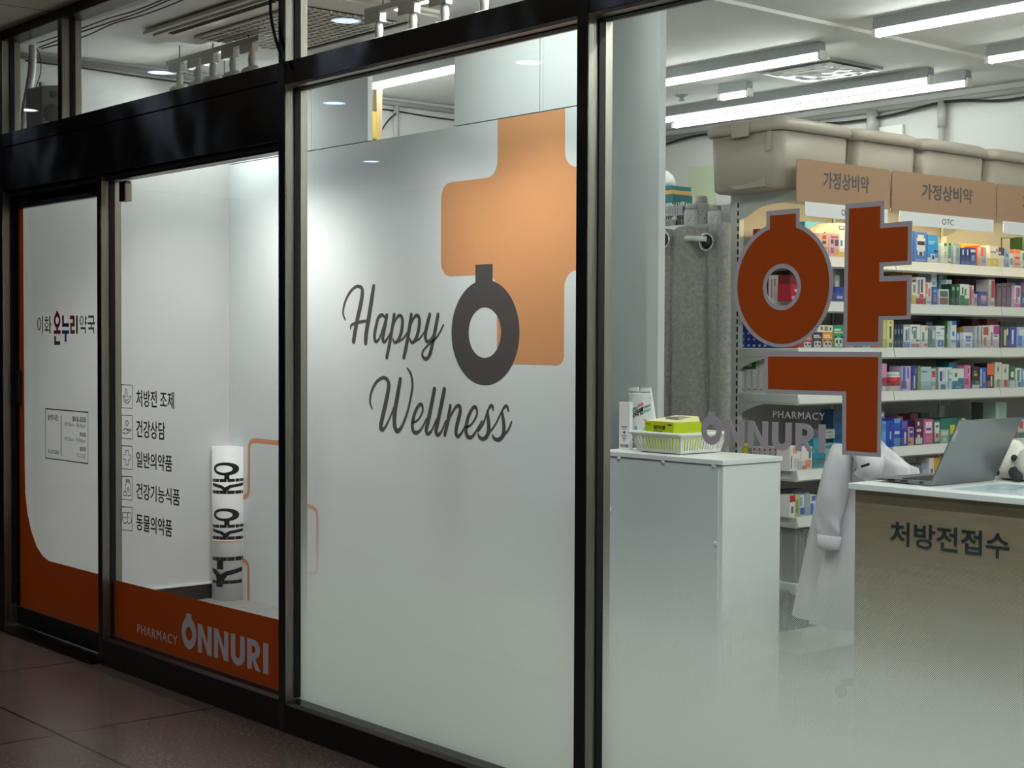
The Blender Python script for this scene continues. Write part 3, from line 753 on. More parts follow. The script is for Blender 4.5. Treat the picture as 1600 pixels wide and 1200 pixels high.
# ================================================================== LIGHTS OF THE PLACE AND ADDED TUBES
def tube_light(name, x0, x1, y, label, e=13, zc=3.04):
    L = (x1 - x0) / 2; c = Vector(((x0 + x1) / 2, y, zc))
    root = thing(name, label, 'light', (c.x, c.y, zc), 'fluorescent tube lights under the ceiling')
    root.rotation_euler = (0, 0, 0)
    b = MB()
    b.prism([(-.026, 0), (.026, 0), (.034, -.056), (.0205, -.058), (.0205, -.05), (-.0205, -.05), (-.0205, -.058), (-.034, -.056)], lambda u, v, d: (c.x + d, c.y + u, zc + v), -L, L, M_GALV); build('lamp_housing', b, root)
    b = MB(); b.tube([(c.x - L + .012, c.y, zc - .068), (c.x + L - .012, c.y, zc - .068)], .021, M_TUBE(e), 12); build('light_tube', b, root)
    if zc < 3:
        for s in (-.7, .7):
            b = MB(); b.tube([(c.x + s * L, c.y, zc), (c.x + s * L, c.y, 3.04)], .003, M_GALV, 6); build('hanger', b, root)
    for s in (-1, 1):
        b = MB(); b.box(c.x + s * L - .012, c.x + s * L + .012, c.y - .024, c.y + .024, zc - .092, zc - .044, M_PLAS); build('end_cap', b, root, bevel=.004)
    return root
tube_light('tube_light', -7.35, -5.02, 7.32, 'long lit tube light just above the first beige storage boxes')
tube_light('tube_light', -7.2, -4.93, 7.55, 'lit tube light with its end showing behind the long tube over the boxes')
tube_light('tube_light', -6.35, -4.96, 6.28, 'lit tube light between the white pillar and the foil-covered ceiling hatch', 26)
tube_light('tube_light', -4.44, -2.0, 6.03, 'lit tube light at the ceiling above the tan category signs', 34)
tube_light('tube_light', -4.47, -3.1, 7.03, 'short stretch of lit tube light beside the hanging white bracket')
tube_light('tube_light', -7.8, -6.0, 5.12, 'lit tube light seen through the gap above the display board', 50)
tube_light('tube_light', -5.48, -4.2, 3.98, 'lit tube light beside the white track spotlights behind the front glass', 42)
tube_light('tube_light', -3.0, -0.6, 3.62, 'added unseen tube light over the front of the reception counter', 160)  # added out of view to brighten the counter front, frost film and pillar
tube_light('tube_light', -2.6, -0.2, 5.5, 'added unseen tube light over the aisle behind the reception counter', 90)  # another added tube, out of view, lifting the dark right side of the shop
tube_light('tube_light', -7.78, -7.3, 4.2, 'short tube light hung low in the corner above the paper roll', 78, 2.86)
tube_light('tube_light', -6.2, -5.98, 6.9, 'stub of lit tube light beside the top of the white pillar')
# track spotlights
def spot_head(root_x, root_y, tilt, label, group, aim=None, big=1.0):
    t = thing('track_spotlight', label, 'spotlight', (root_x, root_y, 2.94), group)
    b = MB(); b.box(root_x - .06, root_x + .06, root_y - .018, root_y + .018, 2.90, 2.945, M_PLAS); build('adapter', b, t, bevel=.004)
    b = MB(); b.lathe([(.014, 0), (.02, -.03), (.016, -.07), (.011, -.1)], (root_x + .03, root_y, 2.90), M_PLAS, 12); build('swivel_stem', b, t)
    d = Vector((0, math.sin(tilt), -math.cos(tilt))); c = Vector((root_x + .03, root_y, 2.79))
    b = MB(); b.lathe([(.026, -.045), (.044, -.035), (.05, 0.0), (.052, .06), (.046, .062)], c, M_PLAS, 24, d); build('lamp_head', b, t)
    b = MB(); b.lathe([(.043, 0), (.0, .001)], c + d * .0635, M_LAMPF, 24, d); build('lamp_face', b, t)
    l = bpy.data.lights.new('spot_lamp', 'SPOT'); l.energy = SPOT_W * big; l.spot_size = math.radians(100); l.spot_blend = .85; l.shadow_soft_size = .04; l.color = (1, .97, .93)
    lo = bpy.data.objects.new('spot_lamp', l); COL.objects.link(lo); lo.location = c + d * .075
    dr = (Vector(aim) - lo.location).normalized() if aim else d
    lo.rotation_euler = dr.to_track_quat('-Z', 'Y').to_euler()
def track(name, x0, x1, y, label):
    t = thing(name, label, 'light track', ((x0 + x1) / 2, y, 3.04))
    b = MB(); b.box(x0, x1, y - .017, y + .017, 2.945, 2.972, M_PLAS); build('track_rail', b, t, bevel=.002)
    for x in (x0 + .12, (x0 + x1) / 2, x1 - .12):
        b = MB(); b.tube([(x, y, 2.972), (x, y, 3.04)], .003, M_CABLE, 6); build('hanger', b, t)
g = 'white track spotlights over the orange-lined corner'
track('light_track', -7.36, -6.42, 3.86, 'white ceiling track over the corner with the paper roll')
for k, (x, w) in enumerate(((-7.27, 'first of five white track spotlights from the wall with the pipes'), (-7.07, 'second of five white track spotlights from the wall with the pipes'), (-6.92, 'middle one of the five white track spotlights in the corner'),
                            (-6.72, 'fourth of five white track spotlights from the wall with the pipes'), (-6.54, 'white track spotlight nearest the dangling black cable'))):
    spot_head(x, 3.86, .35, w, g, aim=((x - .1, YB, .4), (-7.5, YB, .4), (x, YB, .3), (-7.5, YB, .2), (x, YB, .3))[k], big=(1.35, 1.35, 1.1, .8, .7)[k])
g = 'white track spotlights over the peach cross'
track('light_track', -5.62, -4.6, 3.92, 'white ceiling track above the peach cross, next to the tube light')
for k, (x, w) in enumerate(((-5.56, 'white track spotlight nearest the air conditioner grille'), (-5.31, 'second white track spotlight from the air conditioner grille'), (-5.09, 'third white track spotlight from the air conditioner grille'), (-4.83, 'white track spotlight farthest from the air conditioner, above the cross'))):
    spot_head(x, 3.92, .3, w, g, aim=((-6.6, YB, .3), (-5.9, YB, .2), (-5.2, YB, .6), (-5.6, YB, .0))[k])
# corridor downlights (met in the glass as pale blue ovals)
for (y, xs_) in ((2.05, (-10.2, -8.25, -6.31, -4.37, -2.43, -.49)), (.64, (-10.5, -8.53, -6.56, -2.65, -.7)), (-1.44, (-11.07,))):
    for x in xs_:
        t = thing('downlight', 'round recessed downlight of the corridor, a pale blue oval reflected in the glass', 'light', (x, y, 3.085), 'corridor downlights')
        b = MB(); b.lathe([(.088, 0), (.088, -.006), (.072, -.008), (.07, -.002)], (x, y, 3.085), M_PLAS, 28); build('trim_ring', b, t)
        b = MB(); b.lathe([(.07, -.0045), (0, -.0046)], (x, y, 3.085), M_DOWN, 28); build('light_disc', b, t)
        l = bpy.data.lights.new('downlight_lamp', 'SPOT'); l.energy = DOWN_W * (1.6 if x > -5 else .75); l.spot_size = math.radians(132); l.spot_blend = .5; l.shadow_soft_size = .05; l.color = (.97, .97, 1)
        lo = bpy.data.objects.new('downlight_lamp', l); COL.objects.link(lo); lo.location = (x, y, 3.07)

# ================================================================== CEILING THINGS
ac = thing('ceiling_air_conditioner', 'large beige ceiling air conditioner with a latticed grille above the front glass', 'air conditioner', (-6.3, 4.05, 3.04))
M_AC = mat('ivory_plastic', (232, 228, 218), .45)
ax0, ax1, ay0, ay1 = -7.0, -5.62, 3.52, 4.4
def rr(x0, x1, y0, y1, r, n=6):
    return fillet([(x0, y0), (x1, y0), (x1, y1), (x0, y1)], [r] * 4, n)
b = MB(); b.prism(rr(ax0 + .03, ax1 - .03, ay0 + .03, ay1 - .03, .05), lambda u, v, d: (u, v, d), 3.0, 3.04, M_AC); b.prism(rr(ax0, ax1, ay0, ay1, .03), lambda u, v, d: (u, v, d), 3.012, 3.03, M_AC); build('panel', b, ac, bevel=.004)
for (x0, x1, y0, y1) in ((ax0 + .2, ax1 - .2, ay0 + .045, ay0 + .12), (ax0 + .2, ax1 - .2, ay1 - .12, ay1 - .045)):
    b = MB(); b.box(x0, x1, y0, y1, 2.996, 3.004, M_DARKHOLE); build('air_slot', b, ac)
    b = MB(); b.box(x0 + .01, x1 - .01, y0 + .014, y1 - .014, 2.989, 2.996, M_AC); build('louvre_flap', b, ac)
gx0, gx1, gy0, gy1 = -6.78, -5.84, 3.7, 4.24
b = MB(); b.box(gx0, gx1, gy0, gy1, 2.9965, 3.002, M_DARKHOLE); build('grille_cavity', b, ac)
b = MB(); st = .044
k = 0; x = gx0
while x < gx1 + .001:
    b.box(x - .0065, x + .0065, gy0, gy1, 2.987, 2.9965, M_AC); x += st
y = gy0
while y < gy1 + .001:
    b.box(gx0, gx1, y - .0065, y + .0065, 2.985, 2.9955, M_AC); y += st
build('grille', b, ac)
# foil-wrapped hatch
h = thing('ceiling_hatch', 'square ceiling hatch covered with crinkled shiny film between two tube lights', 'hatch', (-5.45, 6.88, 3.04))
b = MB(); b.box(-5.72, -5.19, 6.64, 7.12, 3.025, 3.04, M_GALV); build('hatch_frame', b, h, bevel=.003)
b = MB(); N = 14
for i in range(N + 1):
    for j in range(N + 1):
        b.v.append(Vector((-5.7 + .49 * i / N, 6.66 + .44 * j / N, 3.016 - (0.009 * random.random() if 0 < i < N and 0 < j < N else 0))))
for i in range(N):
    for j in range(N):
        q = i * (N + 1) + j; b.face((q, q + 1, q + N + 2, q + N + 1), mat('shiny_film', (200, 202, 200), .12, .6), True)
build('film_cover', b, h)
b = MB(); b.lathe([(.04, 0), (.04, -.006), (.014, -.012), (.012, -.03), (.022, -.034), (.022, -.037), (0, -.04)], (-6.6, 6.98, 3.04), M_GALV, 16)
tag(build('sprinkler_head', b), 'small sprinkler head on the ceiling beside the white pillar', 'sprinkler')
# shallow ribs across the ceiling
for y0, x0, x1, y1 in ((5.55, -4.9, -2.2, 5.62),):
    pass
b = MB(); b.box(-4.75, -4.63, 5.0, 8.1, 3.022, 3.04, M_CEIL); struct(build('trim_18', b))
# hanging bracket at the right-hand edge
hb = thing('ceiling_bracket', 'white square tube hanging from the ceiling beside the short tube light', 'bracket', (-3.98, 6.75, 3.04))
b = MB(); b.box(-4.03, -3.93, 6.72, 6.78, 2.62, 3.04, M_PLAS); build('square_tube', b, hb, bevel=.006)
b = MB(); b.box(-4.07, -3.89, 6.69, 6.81, 3.028, 3.04, M_PLAS); build('ceiling_plate', b, hb)

# pipes and cables -------------------------------------------------------------------------------
def pipe(name, pts, r, m, label, cat, n=10):
    b = MB(); b.tube(pts, r, m, n); return tag(build(name, b), label, cat)
def wiggle(a, c, sag, n, amp, seed):
    rnd = random.Random(seed); a = Vector(a); c = Vector(c); out = []
    for i in range(n + 1):
        t = i / n; p = a.lerp(c, t); p.z -= sag * 4 * t * (1 - t) - (rnd.random() - .5) * amp; out.append(p)
    return smooth_path3(out, 4)
def smooth_path3(pts, n):
    out = []; P = [Vector(p) for p in pts]
    for i in range(len(P) - 1):
        p0 = P[max(i - 1, 0)]; p1 = P[i]; p2 = P[i + 1]; p3 = P[min(i + 2, len(P) - 1)]
        for k in range(n):
            t = k / n
            out.append(0.5 * ((2 * p1) + (p2 - p0) * t + (2 * p0 - 5 * p1 + 4 * p2 - p3) * t * t + (3 * p1 - p0 - 3 * p2 + p3) * t ** 3))
    out.append(P[-1]); return out
pipe('conduit', [(-7.875, 3.26, 3.005), (-7.875, 5.0, 3.005), (-7.875, 8.06, 3.0)], .016, M_PIPE, 'grey conduit running along the top of the white left wall', 'conduit')
pipe('wall_cable', wiggle((-7.886, 3.3, 2.985), (-7.886, 8.0, 2.95), .012, 14, .014, 3), .005, M_CABLE, 'thin dark cable clipped under the conduit on the left wall', 'cable', 6)
pipe('conduit', [(-7.88, 8.07, 2.985), (-1.0, 8.07, 2.985)], .018, M_PIPE, 'grey conduit along the top of the back wall above the storage boxes', 'conduit')
pipe('wall_cable', wiggle((-7.8, 8.05, 2.95), (-2.6, 8.05, 2.945), .0, 13, .05, 8), .008, M_CABLE, 'black cable drooping under the conduit on the back wall', 'cable', 6)
for k, (px, lab) in enumerate(((1364, 'thick grey pipe dropping down the back wall behind the second storage box'), (1472, 'slim grey pipe dropping down the back wall behind the third storage box'))):
    x = on_y(px, 170, 8.06).x
    t = thing('drop_pipe', lab, 'pipe', (x, 8.06, 2.2))
    b = MB(); b.tube([(x, 8.06, 2.0), (x, 8.06, 2.985)], (.026, .02)[k], M_PIPE, 12); build('pipe_run', b, t)
    b = MB(); b.tube([(x, 8.06, 2.82), (x, 8.06, 2.985)], (.04, .027)[k], M_PIPE, 12); build('coupling', b, t)
b = MB(); x0 = on_y(1374, 205, 8.1).x; x1 = on_y(1414, 205, 8.1).x; b.box(x0, x1, 8.075, 8.1, 2.3, on_y(1390, 197, 8.1).z, M_PLAS)
tag(build('junction_box', b, bevel=.004), 'flat white junction box on the back wall above the second storage box', 'junction box')
pipe('drop_cable', smooth_path3([(-7.87, 5.72, 2.95), (-7.875, 5.62, 2.85), (-7.875, 5.5, 2.62)], 5), .005, M_CABLE, 'thin black cable slanting down the left wall behind the display board', 'cable', 6)
pipe('wall_pipe', [(-7.88, 5.72, 2.4), (-7.88, 5.72, 3.0)], .018, M_PIPE, 'upright white pipe on the left wall seen above the display board', 'pipe')
pipe('drain_hose', smooth_path3([(-7.70, 3.26, 3.03), (-7.70, 3.255, 2.9), (-7.715, 3.24, 2.78), (-7.735, 3.23, 2.68), (-7.75, 3.225, 2.565)], 5), .02, M_PLAS, 'curved white hose beside the wall speaker', 'hose', 12)
for k, dz in enumerate((0.0, .012, .026)):
    pipe('ceiling_wire', wiggle((-7.6, 3.24 + .012 * k, 3.02 - dz), (-5.1, 3.24 + .012 * k, 3.028 - dz * .5), .008, 9, .012, 20 + k), .0035, M_CABLE,
         ('topmost of three thin dark wires along the ceiling edge behind the transom glass', 'middle of three thin dark wires along the ceiling edge behind the transom glass', 'lowest of three thin dark wires along the ceiling edge behind the transom glass')[k], 'wire', 6)
pipe('dangling_cable', smooth_path3([on_y(px, py, 3.085) for px, py in ((423, -30), (422.5, 12), (425, 35), (431, 62), (440, 88), (446, 106))], 6), .006, M_CABLE, 'black cable dangling in front of the transom glass beside the steel post', 'cable', 8)
# wall speaker
sp = thing('wall_speaker', 'white box speaker standing behind the transom glass by the curved hose', 'speaker', (-7.56, 3.27, 2.5585))
M_SPK = mat('speaker_white', (228, 228, 230), .45); M_SPG = mat('speaker_grille', (222, 222, 228), .6)
SA, SB, SCn = Vector((-7.678, 3.215, 0)), Vector((-7.54, 3.24, 0)), Vector((-7.452, 3.312, 0))
SD = SA + SCn - SB; fdir = (SCn - SB).normalized(); fout = Vector((fdir.y, -fdir.x, 0)); fw_ = (SCn - SB).length
def sp_front(u, z, d=0): return SB + fdir * u + fout * d + Vector((0, 0, z))
b = MB(); b.prism(fillet([(0, 2.5585), (fw_, 2.5585), (fw_, 2.80), (0, 2.80)], [.0, .0, .018, .018]), lambda u, v, d: tuple(sp_front(u, v) + (SA - SB) * d), .0, 1.0, M_SPK); build('cabinet', b, sp, bevel=.004)
b = MB(); b.prism(fillet([(.006, 2.563), (fw_ - .006, 2.563), (fw_ - .006, 2.793), (.006, 2.793)], [.0, .0, .015, .015]), lambda u, v, d: tuple(sp_front(u, v, d)), .0, .008, M_SPG); build('grille', b, sp)
M_CONE = mat('speaker_cone', (170, 170, 176), .6)
b = MB(); b.lathe([(.021, 0), (.02, .002), (0, .0025)], sp_front(fw_ * .62, 2.752, .0085), M_CONE, 24, fout); build('tweeter', b, sp)
b = MB(); b.lathe([(.046, 0), (.044, .002), (0, .0025)], sp_front(fw_ * .5, 2.66, .0085), M_CONE, 28, fout); build('woofer', b, sp)
b = MB(); b.box(-7.60, -7.57, 3.25, 3.28, 2.80, 2.825, M_SPK); build('bracket', b, sp)
pipe('speaker_wire', smooth_path3([(-7.64, 3.25, 2.80), (-7.60, 3.26, 2.88), (-7.63, 3.27, 2.96), (-7.7, 3.28, 3.02)], 5), .003, M_CABLE, 'thin wire curling from the wall speaker up to the ceiling', 'wire', 6)
# shelf carrying the speaker behind the header
b = MB(); b.box(-7.895, -7.36, 3.205, 3.45, 2.535, 2.558, M_WALL); tag(build('speaker_shelf', b), 'white ledge behind the header carrying the wall speaker', 'shelf')
# yellow tag seen through the gap over the board
b = MB(); q0 = on_y(574, 175, 5.0); q1 = on_y(581.5, 218, 5.0)
b.prism(fillet([(q0.x - .02, q1.z), (q1.x, q1.z), (q1.x, q0.z), (q0.x - .02, q0.z)], [.012, .012, .004, .004]), lambda u, v, d: (u, d, v), 5.0, 5.03, mat('yellow_plastic', (206, 168, 36), .35))
tag(build('yellow_sign', b), 'narrow yellow plastic sign peeping past the edge of the upper board panel', 'sign')
b = MB(); b.box(q0.x - .02, q1.x, 5.0305, 5.07, 0, on_y(578, 138, 5.0).z, mat('tan_wood', (176, 150, 116), .5)); tag(build('wooden_post', b), 'tan wooden upright carrying the narrow yellow sign', 'post')

# ================================================================== PAPER ROLL
rc = on_z(359, 934, 0); rx, ry = rc.x, rc.y - .005
rr_ = .098; rh = 0.885
roll = thing('poster_roll', 'white paper roll with black lettering standing on the floor by the wall', 'paper roll', (rx, ry, 0))
b = MB(); b.lathe([(rr_, 0.001), (rr_, rh)], (rx, ry, 0), M_PAPERW, 40); build('rolled_sheet', b, roll)
b = MB(); b.lathe([(rr_ + .001, .338), (rr_ + .0025, .341), (rr_ + .0025, .346), (rr_ + .001, .349)], (rx, ry, 0), mat('pale_rubber_band', (226, 196, 170), .5), 40); build('rubber_band', b, roll)
view = math.atan2(-ry, -rx)
def on_roll(u, v, d):
    a = view + u / rr_; R = rr_ + .0006 + d * 0
    return (rx + math.cos(a) * R, ry + math.sin(a) * R, v)
b = MB()
def wrap(poly, holes=()):
    """outline in (across, up) metres bent round the roll."""
    vs, fs = flat_mesh([poly] + list(holes))
    # subdivide across so that it bends
    bm = bmesh.new(); bv = [bm.verts.new((x, y, 0)) for x, y in vs]
    for f in fs:
        try: bm.faces.new([bv[i] for i in f])
        except ValueError: pass
    for _ in range(2): bmesh.ops.subdivide_edges(bm, edges=[e for e in bm.edges if abs(e.verts[0].co.x - e.verts[1].co.x) > .02], cuts=2, use_grid_fill=True)
    bmesh.ops.triangulate(bm, faces=bm.faces); bm.verts.index_update()
    b.merge([on_roll(v.co.x, v.co.y, 0) for v in bm.verts], [[v.index for v in f.verts] for f in bm.faces], M_INKDK); bm.free()
PXM = 0.885 / 1125.0
def RX(x): return (x - 122) * .00165
def RZ(y): return 0.885 - (y - 48) * PXM
def rp(*p): return [(RX(x), RZ(y)) for x, y in p]
for dy in (0, 337):
    b = MB()
    wrap(rp(*[(110 + 50 * math.cos(t), 205 + dy + 48 * math.sin(t)) for t in [2 * PI * k / 28 for k in range(28)]]), [rp(*[(104 + 31 * math.cos(t), 205 + dy + 27 * math.sin(t)) for t in [2 * PI * k / 20 for k in range(20)]])])
    wrap(rp((50, 280 + dy), (182, 276 + dy), (182, 298 + dy), (50, 303 + dy))); wrap(rp((106, 250 + dy), (124, 250 + dy), (124, 282 + dy), (106, 282 + dy)))
    wrap(rp((50, 364 + dy), (178, 364 + dy), (178, 388 + dy), (50, 388 + dy)))
    wrap(rp((104, 366 + dy), (118, 366 + dy), (128, 344 + dy), (178, 330 + dy), (178, 308 + dy), (124, 322 + dy), (108, 340 + dy), (96, 324 + dy), (52, 308 + dy), (52, 332 + dy), (92, 346 + dy)))
    build('word_print', b, roll)
b = MB()
wrap(rp((50, 856), (178, 850), (178, 880), (50, 882))); wrap(rp((76, 880), (102, 880), (102, 944), (76, 944)))
wrap(rp((48, 1026), (172, 1022), (172, 1048), (48, 1052))); wrap(rp((74, 1050), (100, 1050), (100, 1074), (74, 1074)))
wrap(rp((76, 1028), (104, 1026), (116, 990), (174, 962), (174, 930), (112, 956), (92, 980), (74, 948), (48, 936), (48, 966), (70, 990)))
build('word_print', b, roll)

# ================================================================== WHITE COUNTER AND WHAT STANDS ON IT
HC = 1.05
# counter runs a little behind the board's end
wc = thing('white_cabinet', 'white cabinet with a pale blue-grey front behind the frosted glass', 'cabinet', (-4.24, 4.56, 0))
M_WCF = mat('pale_blue_laminate', (206, 216, 218), .45)
b = MB(); b.box(-4.62, -3.925, 4.395, 4.735, 0.0, HC - .022, M_WHITE); build('body', b, wc, bevel=.002)
b = MB(); b.box(-4.62, -3.945, 4.389, 4.395, 0.06, HC - .026, M_WCF); build('front_panel', b, wc)
b = MB(); b.box(-4.62, -3.919, 4.386, 4.74, HC - .02, HC, M_WHITE); build('worktop', b, wc, bevel=.002)
for px, py in ((967, 716), (1036, 722), (1115, 728), (953, 798), (1118, 850)):
    p = on_y(px, py, 4.389)
    b = MB(); b.lathe([(.011, 0), (.011, .002), (0, .003)], p, mat('clear_plastic_stud', (220, 226, 226), .2), 14, Vector((0, -1, 0))); build('fixing_stud', b, wc)
# slim white carton
b = MB(); b.box(-4.592, -4.53, 4.49, 4.508, HC, 1.25, M_PAPERW)
rnd = random.Random(3)
for z, w, hh, m in ((1.145, .034, .004, M_INK), (1.137, .026, .003, M_INKLT), (1.118, .012, .01, M_INK), (1.108, .03, .003, M_INK), (1.1, .026, .003, M_INKLT), (1.094, .018, .003, M_INK), (1.086, .014, .003, M_INKLT)):
    b.box(-4.561 - w / 2, -4.561 + w / 2, 4.4893, 4.4902, z, z + hh, m)
for i in range(14):
    b.box(-4.585 + i * .0036, -4.585 + i * .0036 + .0012 + .0014 * rnd.random(), 4.4893, 4.4902, 1.06, 1.074, M_INK)
tag(build('carton', b, bevel=.001), 'tall slim white carton with small grey print on the white cabinet', 'box')
# basket
bk = thing('plastic_basket', 'white slotted plastic basket on the white cabinet', 'basket', (-4.29, 4.55, HC))
kx0, kx1, ky0, ky1, kz = -4.452, -4.215, 4.462, 4.70, HC
k2 = .022; kh = .085
b = MB(); b.box(kx0 + .004, kx1 - .004, ky0 + .004, ky1 - .004, kz + .004, kz + .009, M_PLAS)
for x in (kx0 + .02, kx1 - .02):
    for y in (ky0 + .02, ky1 - .02): b.box(x - .008, x + .008, y - .008, y + .008, kz, kz + .004, M_PLAS)
build('bottom', b, bk)
def side(px, py, qx, qy, nx, ny, name='slotted_side'):
    b = MB(); a = Vector((px, py)); c = Vector((qx, qy)); n = Vector((nx, ny)); L = (c - a).length; d = (c - a) / L
    def P(t, z, off=0):
        fl = k2 * (z - kz) / kh
        q = a + d * t + d * ((t / L - .5) * 2 * fl) + n * (fl + off); return (q.x, q.y, z)
    def bar(t0, t1, z0, z1):
        b.hexa([P(t0, z0), P(t1, z0), P(t1, z0, -.0025), P(t0, z0, -.0025), P(t0, z1), P(t1, z1), P(t1, z1, -.0025), P(t0, z1, -.0025)], M_PLAS)
    bar(0, L, kz + .004, kz + .016); bar(0, L, kz + .066, kz + kh)
    N = 16
    for i in range(N + 1):
        t = (L - .007) * i / N; bar(t, t + (.007 if 0 < i < N else .016 if i == 0 else .007), kz + .016, kz + .066)
    b2 = b
    return build(name, b, bk)
side(kx0, ky0, kx1, ky0, 0, -1); side(kx1, ky0, kx1, ky1, 1, 0); side(kx1, ky1, kx0, ky1, 0, 1); side(kx0, ky1, kx0, ky0, -1, 0)
b = MB(); e = k2
o = rr(kx0 - e - .012, kx1 + e + .012, ky0 - e - .012, ky1 + e + .012, .02); i_ = rr(kx0 - e + .002, kx1 + e - .002, ky0 - e + .002, ky1 + e - .002, .015)
b.loft([[(x, y, kz + kh - .004) for x, y in i_], [(x, y, kz + kh - .01) for x, y in o], [(x, y, kz + kh) for x, y in o], [(x, y, kz + kh + .003) for x, y in i_], [(x, y, kz + kh - .004) for x, y in i_]], M_PLAS)
build('rim', b, bk)
# lime carton in the basket
lb = thing('lime_carton', 'lime green medicine carton with an open lid lying in the white basket', 'box', (-4.31, 4.56, HC + .012))
lx0, lx1, ly0, ly1, lz0, lz1 = -4.425, -4.262, 4.475, 4.64, HC + .07, HC + .125
b = MB(); b.box(lx0, lx1, ly0, ly1, lz0 - .055, lz1, M_LIME)
text_on_y(b, '판미엔', lx0 + .05, lx0 + .115, lz1 - .03, lz1 - .012, ly0 - .0004, M_INKDK, .0003, .03)
text_on_y(b, '타임', lx0 + .05, lx0 + .098, lz1 - .054, lz1 - .034, ly0 - .0004, M_INKDK, .0003, .03)
b.box(lx0 + .008, lx0 + .036, ly0 - .0006, ly0, lz1 - .01, lz1 - .007, M_INK); b.box(lx1 - .034, lx1 - .012, ly0 - .0006, ly0, lz1 - .012, lz1 - .006, M_INKDK)
b.box(lx1, lx1 + .0006, ly1 - .05, ly1 - .03, lz0 - .003, lz0 + .008, M_SILVER); b.box(lx1, lx1 + .0006, ly1 - .024, ly1 - .012, lz0 - .003, lz0 + .008, M_INKDK)
build('carton', b, lb, bevel=.001)
b = MB(); b.hexa([(lx0 + .004, ly0 + .003, lz1 + .001), (lx1 - .01, ly0 + .003, lz1 + .001), (lx1 - .01, ly1, lz1 + .001), (lx0 + .004, ly1, lz1 + .001), (lx0 + .004, ly0 + .003, lz1 + .004), (lx1 - .01, ly0 + .003, lz1 + .004), (lx1 - .02, ly1, lz1 + .022), (lx0 + .02, ly1, lz1 + .022)], mat('pale_yellow_card', (236, 232, 176), .45))
build('lid_flap', b, lb)
b = MB(); b.box(lx0 + .06, lx1 - .03, ly0 + .06, ly1 - .02, lz1 + .012, lz1 + .02, mat('silver_blister', (196, 196, 204), .25, .5)); build('blister_pack', b, lb)
# refill pouch leaning on the pillar
pc = thing('refill_pouch', 'white foil pouch with slanted black lettering standing in the basket', 'pouch', (-4.43, 4.66, HC + .012))
pb0 = on_y(986.5, 680, 4.655); pb1 = on_y(1022, 660, 4.68); pt0 = on_y(979, 612, 4.68); pt1 = on_y(1015, 610, 4.70)
def pou(u, v, d):
    p = pb0.lerp(pb1, u).lerp(pt0.lerp(pt1, u), v) if False else Vector((0, 0, 0))
    zb_ = HC + .012; zt_ = pt0.z + .002
    x0 = -4.49 + .012 * (1 - v); x1 = -4.30 - .05 * v
    x0 = (pb0.x) * (1 - v) + pt0.x * v; x1 = (pb0.x + .175) * (1 - v) + (pt0.x + .148) * v
    th = .022 * (1 - v) ** .7 * (1 - (2 * u - 1) ** 2) ** .5 + .001
    yy = 4.655 + .03 * v + .06 * 0
    return Vector((x0 + (x1 - x0) * u, yy - th - d, zb_ + (zt_ - zb_) * v))
NU, NV = 12, 16
b = MB()
M_FOIL = mat('white_foil', (226, 232, 230), .25, .0, .6, bump=.1, bscale=18)
fr = [[b.add([pou(u / NU, v / NV, 0)]) for u in range(NU + 1)] for v in range(NV + 1)]
bk_ = [[b.add([pou(u / NU, v / NV, 0) + Vector((0, 2 * (pou(0, v / NV, 0).y - pou(u / NU, v / NV, 0).y) + .001, 0))]) for u in range(NU + 1)] for v in range(NV + 1)]
for v in range(NV):
    for u in range(NU):
        b.face((fr[v][u], fr[v][u + 1], fr[v + 1][u + 1], fr[v + 1][u]), M_FOIL, True); b.face((bk_[v][u], bk_[v + 1][u], bk_[v + 1][u + 1], bk_[v][u + 1]), M_FOIL, True)
for v in range(NV):
    for u in (0, NU): b.face((fr[v][u], fr[v + 1][u], bk_[v + 1][u], bk_[v][u]), M_FOIL)
for u in range(NU): b.face((fr[NV][u], fr[NV][u + 1], bk_[NV][u + 1], bk_[NV][u]), M_FOIL); b.face((fr[0][u], bk_[0][u], bk_[0][u + 1], fr[0][u + 1]), M_FOIL)
build('pouch_body', b, pc)
b = MB()
def ppoly(pts, m, d=.0008): sheet(b, flat_mesh([pts]), lambda u, v, t: pou(u, v, d + t), .0003, m)
ppoly([(.04, .875), (.97, .885), (.97, .90), (.04, .89)], M_INKLT)
vs, fs = text_unit('사라펜', .035)
sheet(b, (vs, fs), lambda u, v, t: pou(.14 + .5 * u, .46 + .14 * v + .13 * u, .0012 + t), .0003, M_INKDK)
vs, fs = text_unit('어린이', .02)
sheet(b, (vs, fs), lambda u, v, t: pou(.66 + .24 * u, .68 + .045 * v + .05 * u, .0012 + t), .0003, M_INKDK)
vs, fs = text_unit('코감기', .02)
sheet(b, (vs, fs), lambda u, v, t: pou(.66 + .24 * u, .60 + .055 * v + .05 * u, .0012 + t), .0003, mat('teal_ink', (44, 160, 150), .4))
ppoly([(.14, .60), (.38, .67), (.38, .725), (.14, .655)], mat('sky_ink', (70, 140, 200), .4)); ppoly([(.4, .69), (.68, .76), (.62, .80), (.42, .75)], mat('pink_ink', (226, 120, 140), .4))
ppoly([(.60, .50), (.70, .49), (.99, .22), (.98, .16), (.90, .20)], mat('rose_ink', (220, 160, 190), .4))
ppoly([(.55, .27), (.62, .33), (.70, .26), (.82, .34), (.95, .22), (.95, .14), (.56, .14)], mat('ice_blue_ink', (110, 175, 215), .4)); ppoly([(.26, .34), (.36, .36), (.40, .22), (.32, .16), (.28, .2)], mat('ice_blue_ink', (110, 175, 215), .4))
ppoly([(.2 + .07 * math.cos(2 * PI * k / 20), .12 + .06 * math.sin(2 * PI * k / 20)) for k in range(20)], mat('dark_teal_ink', (24, 74, 74), .4))
build('print', b, pc)
b = MB()
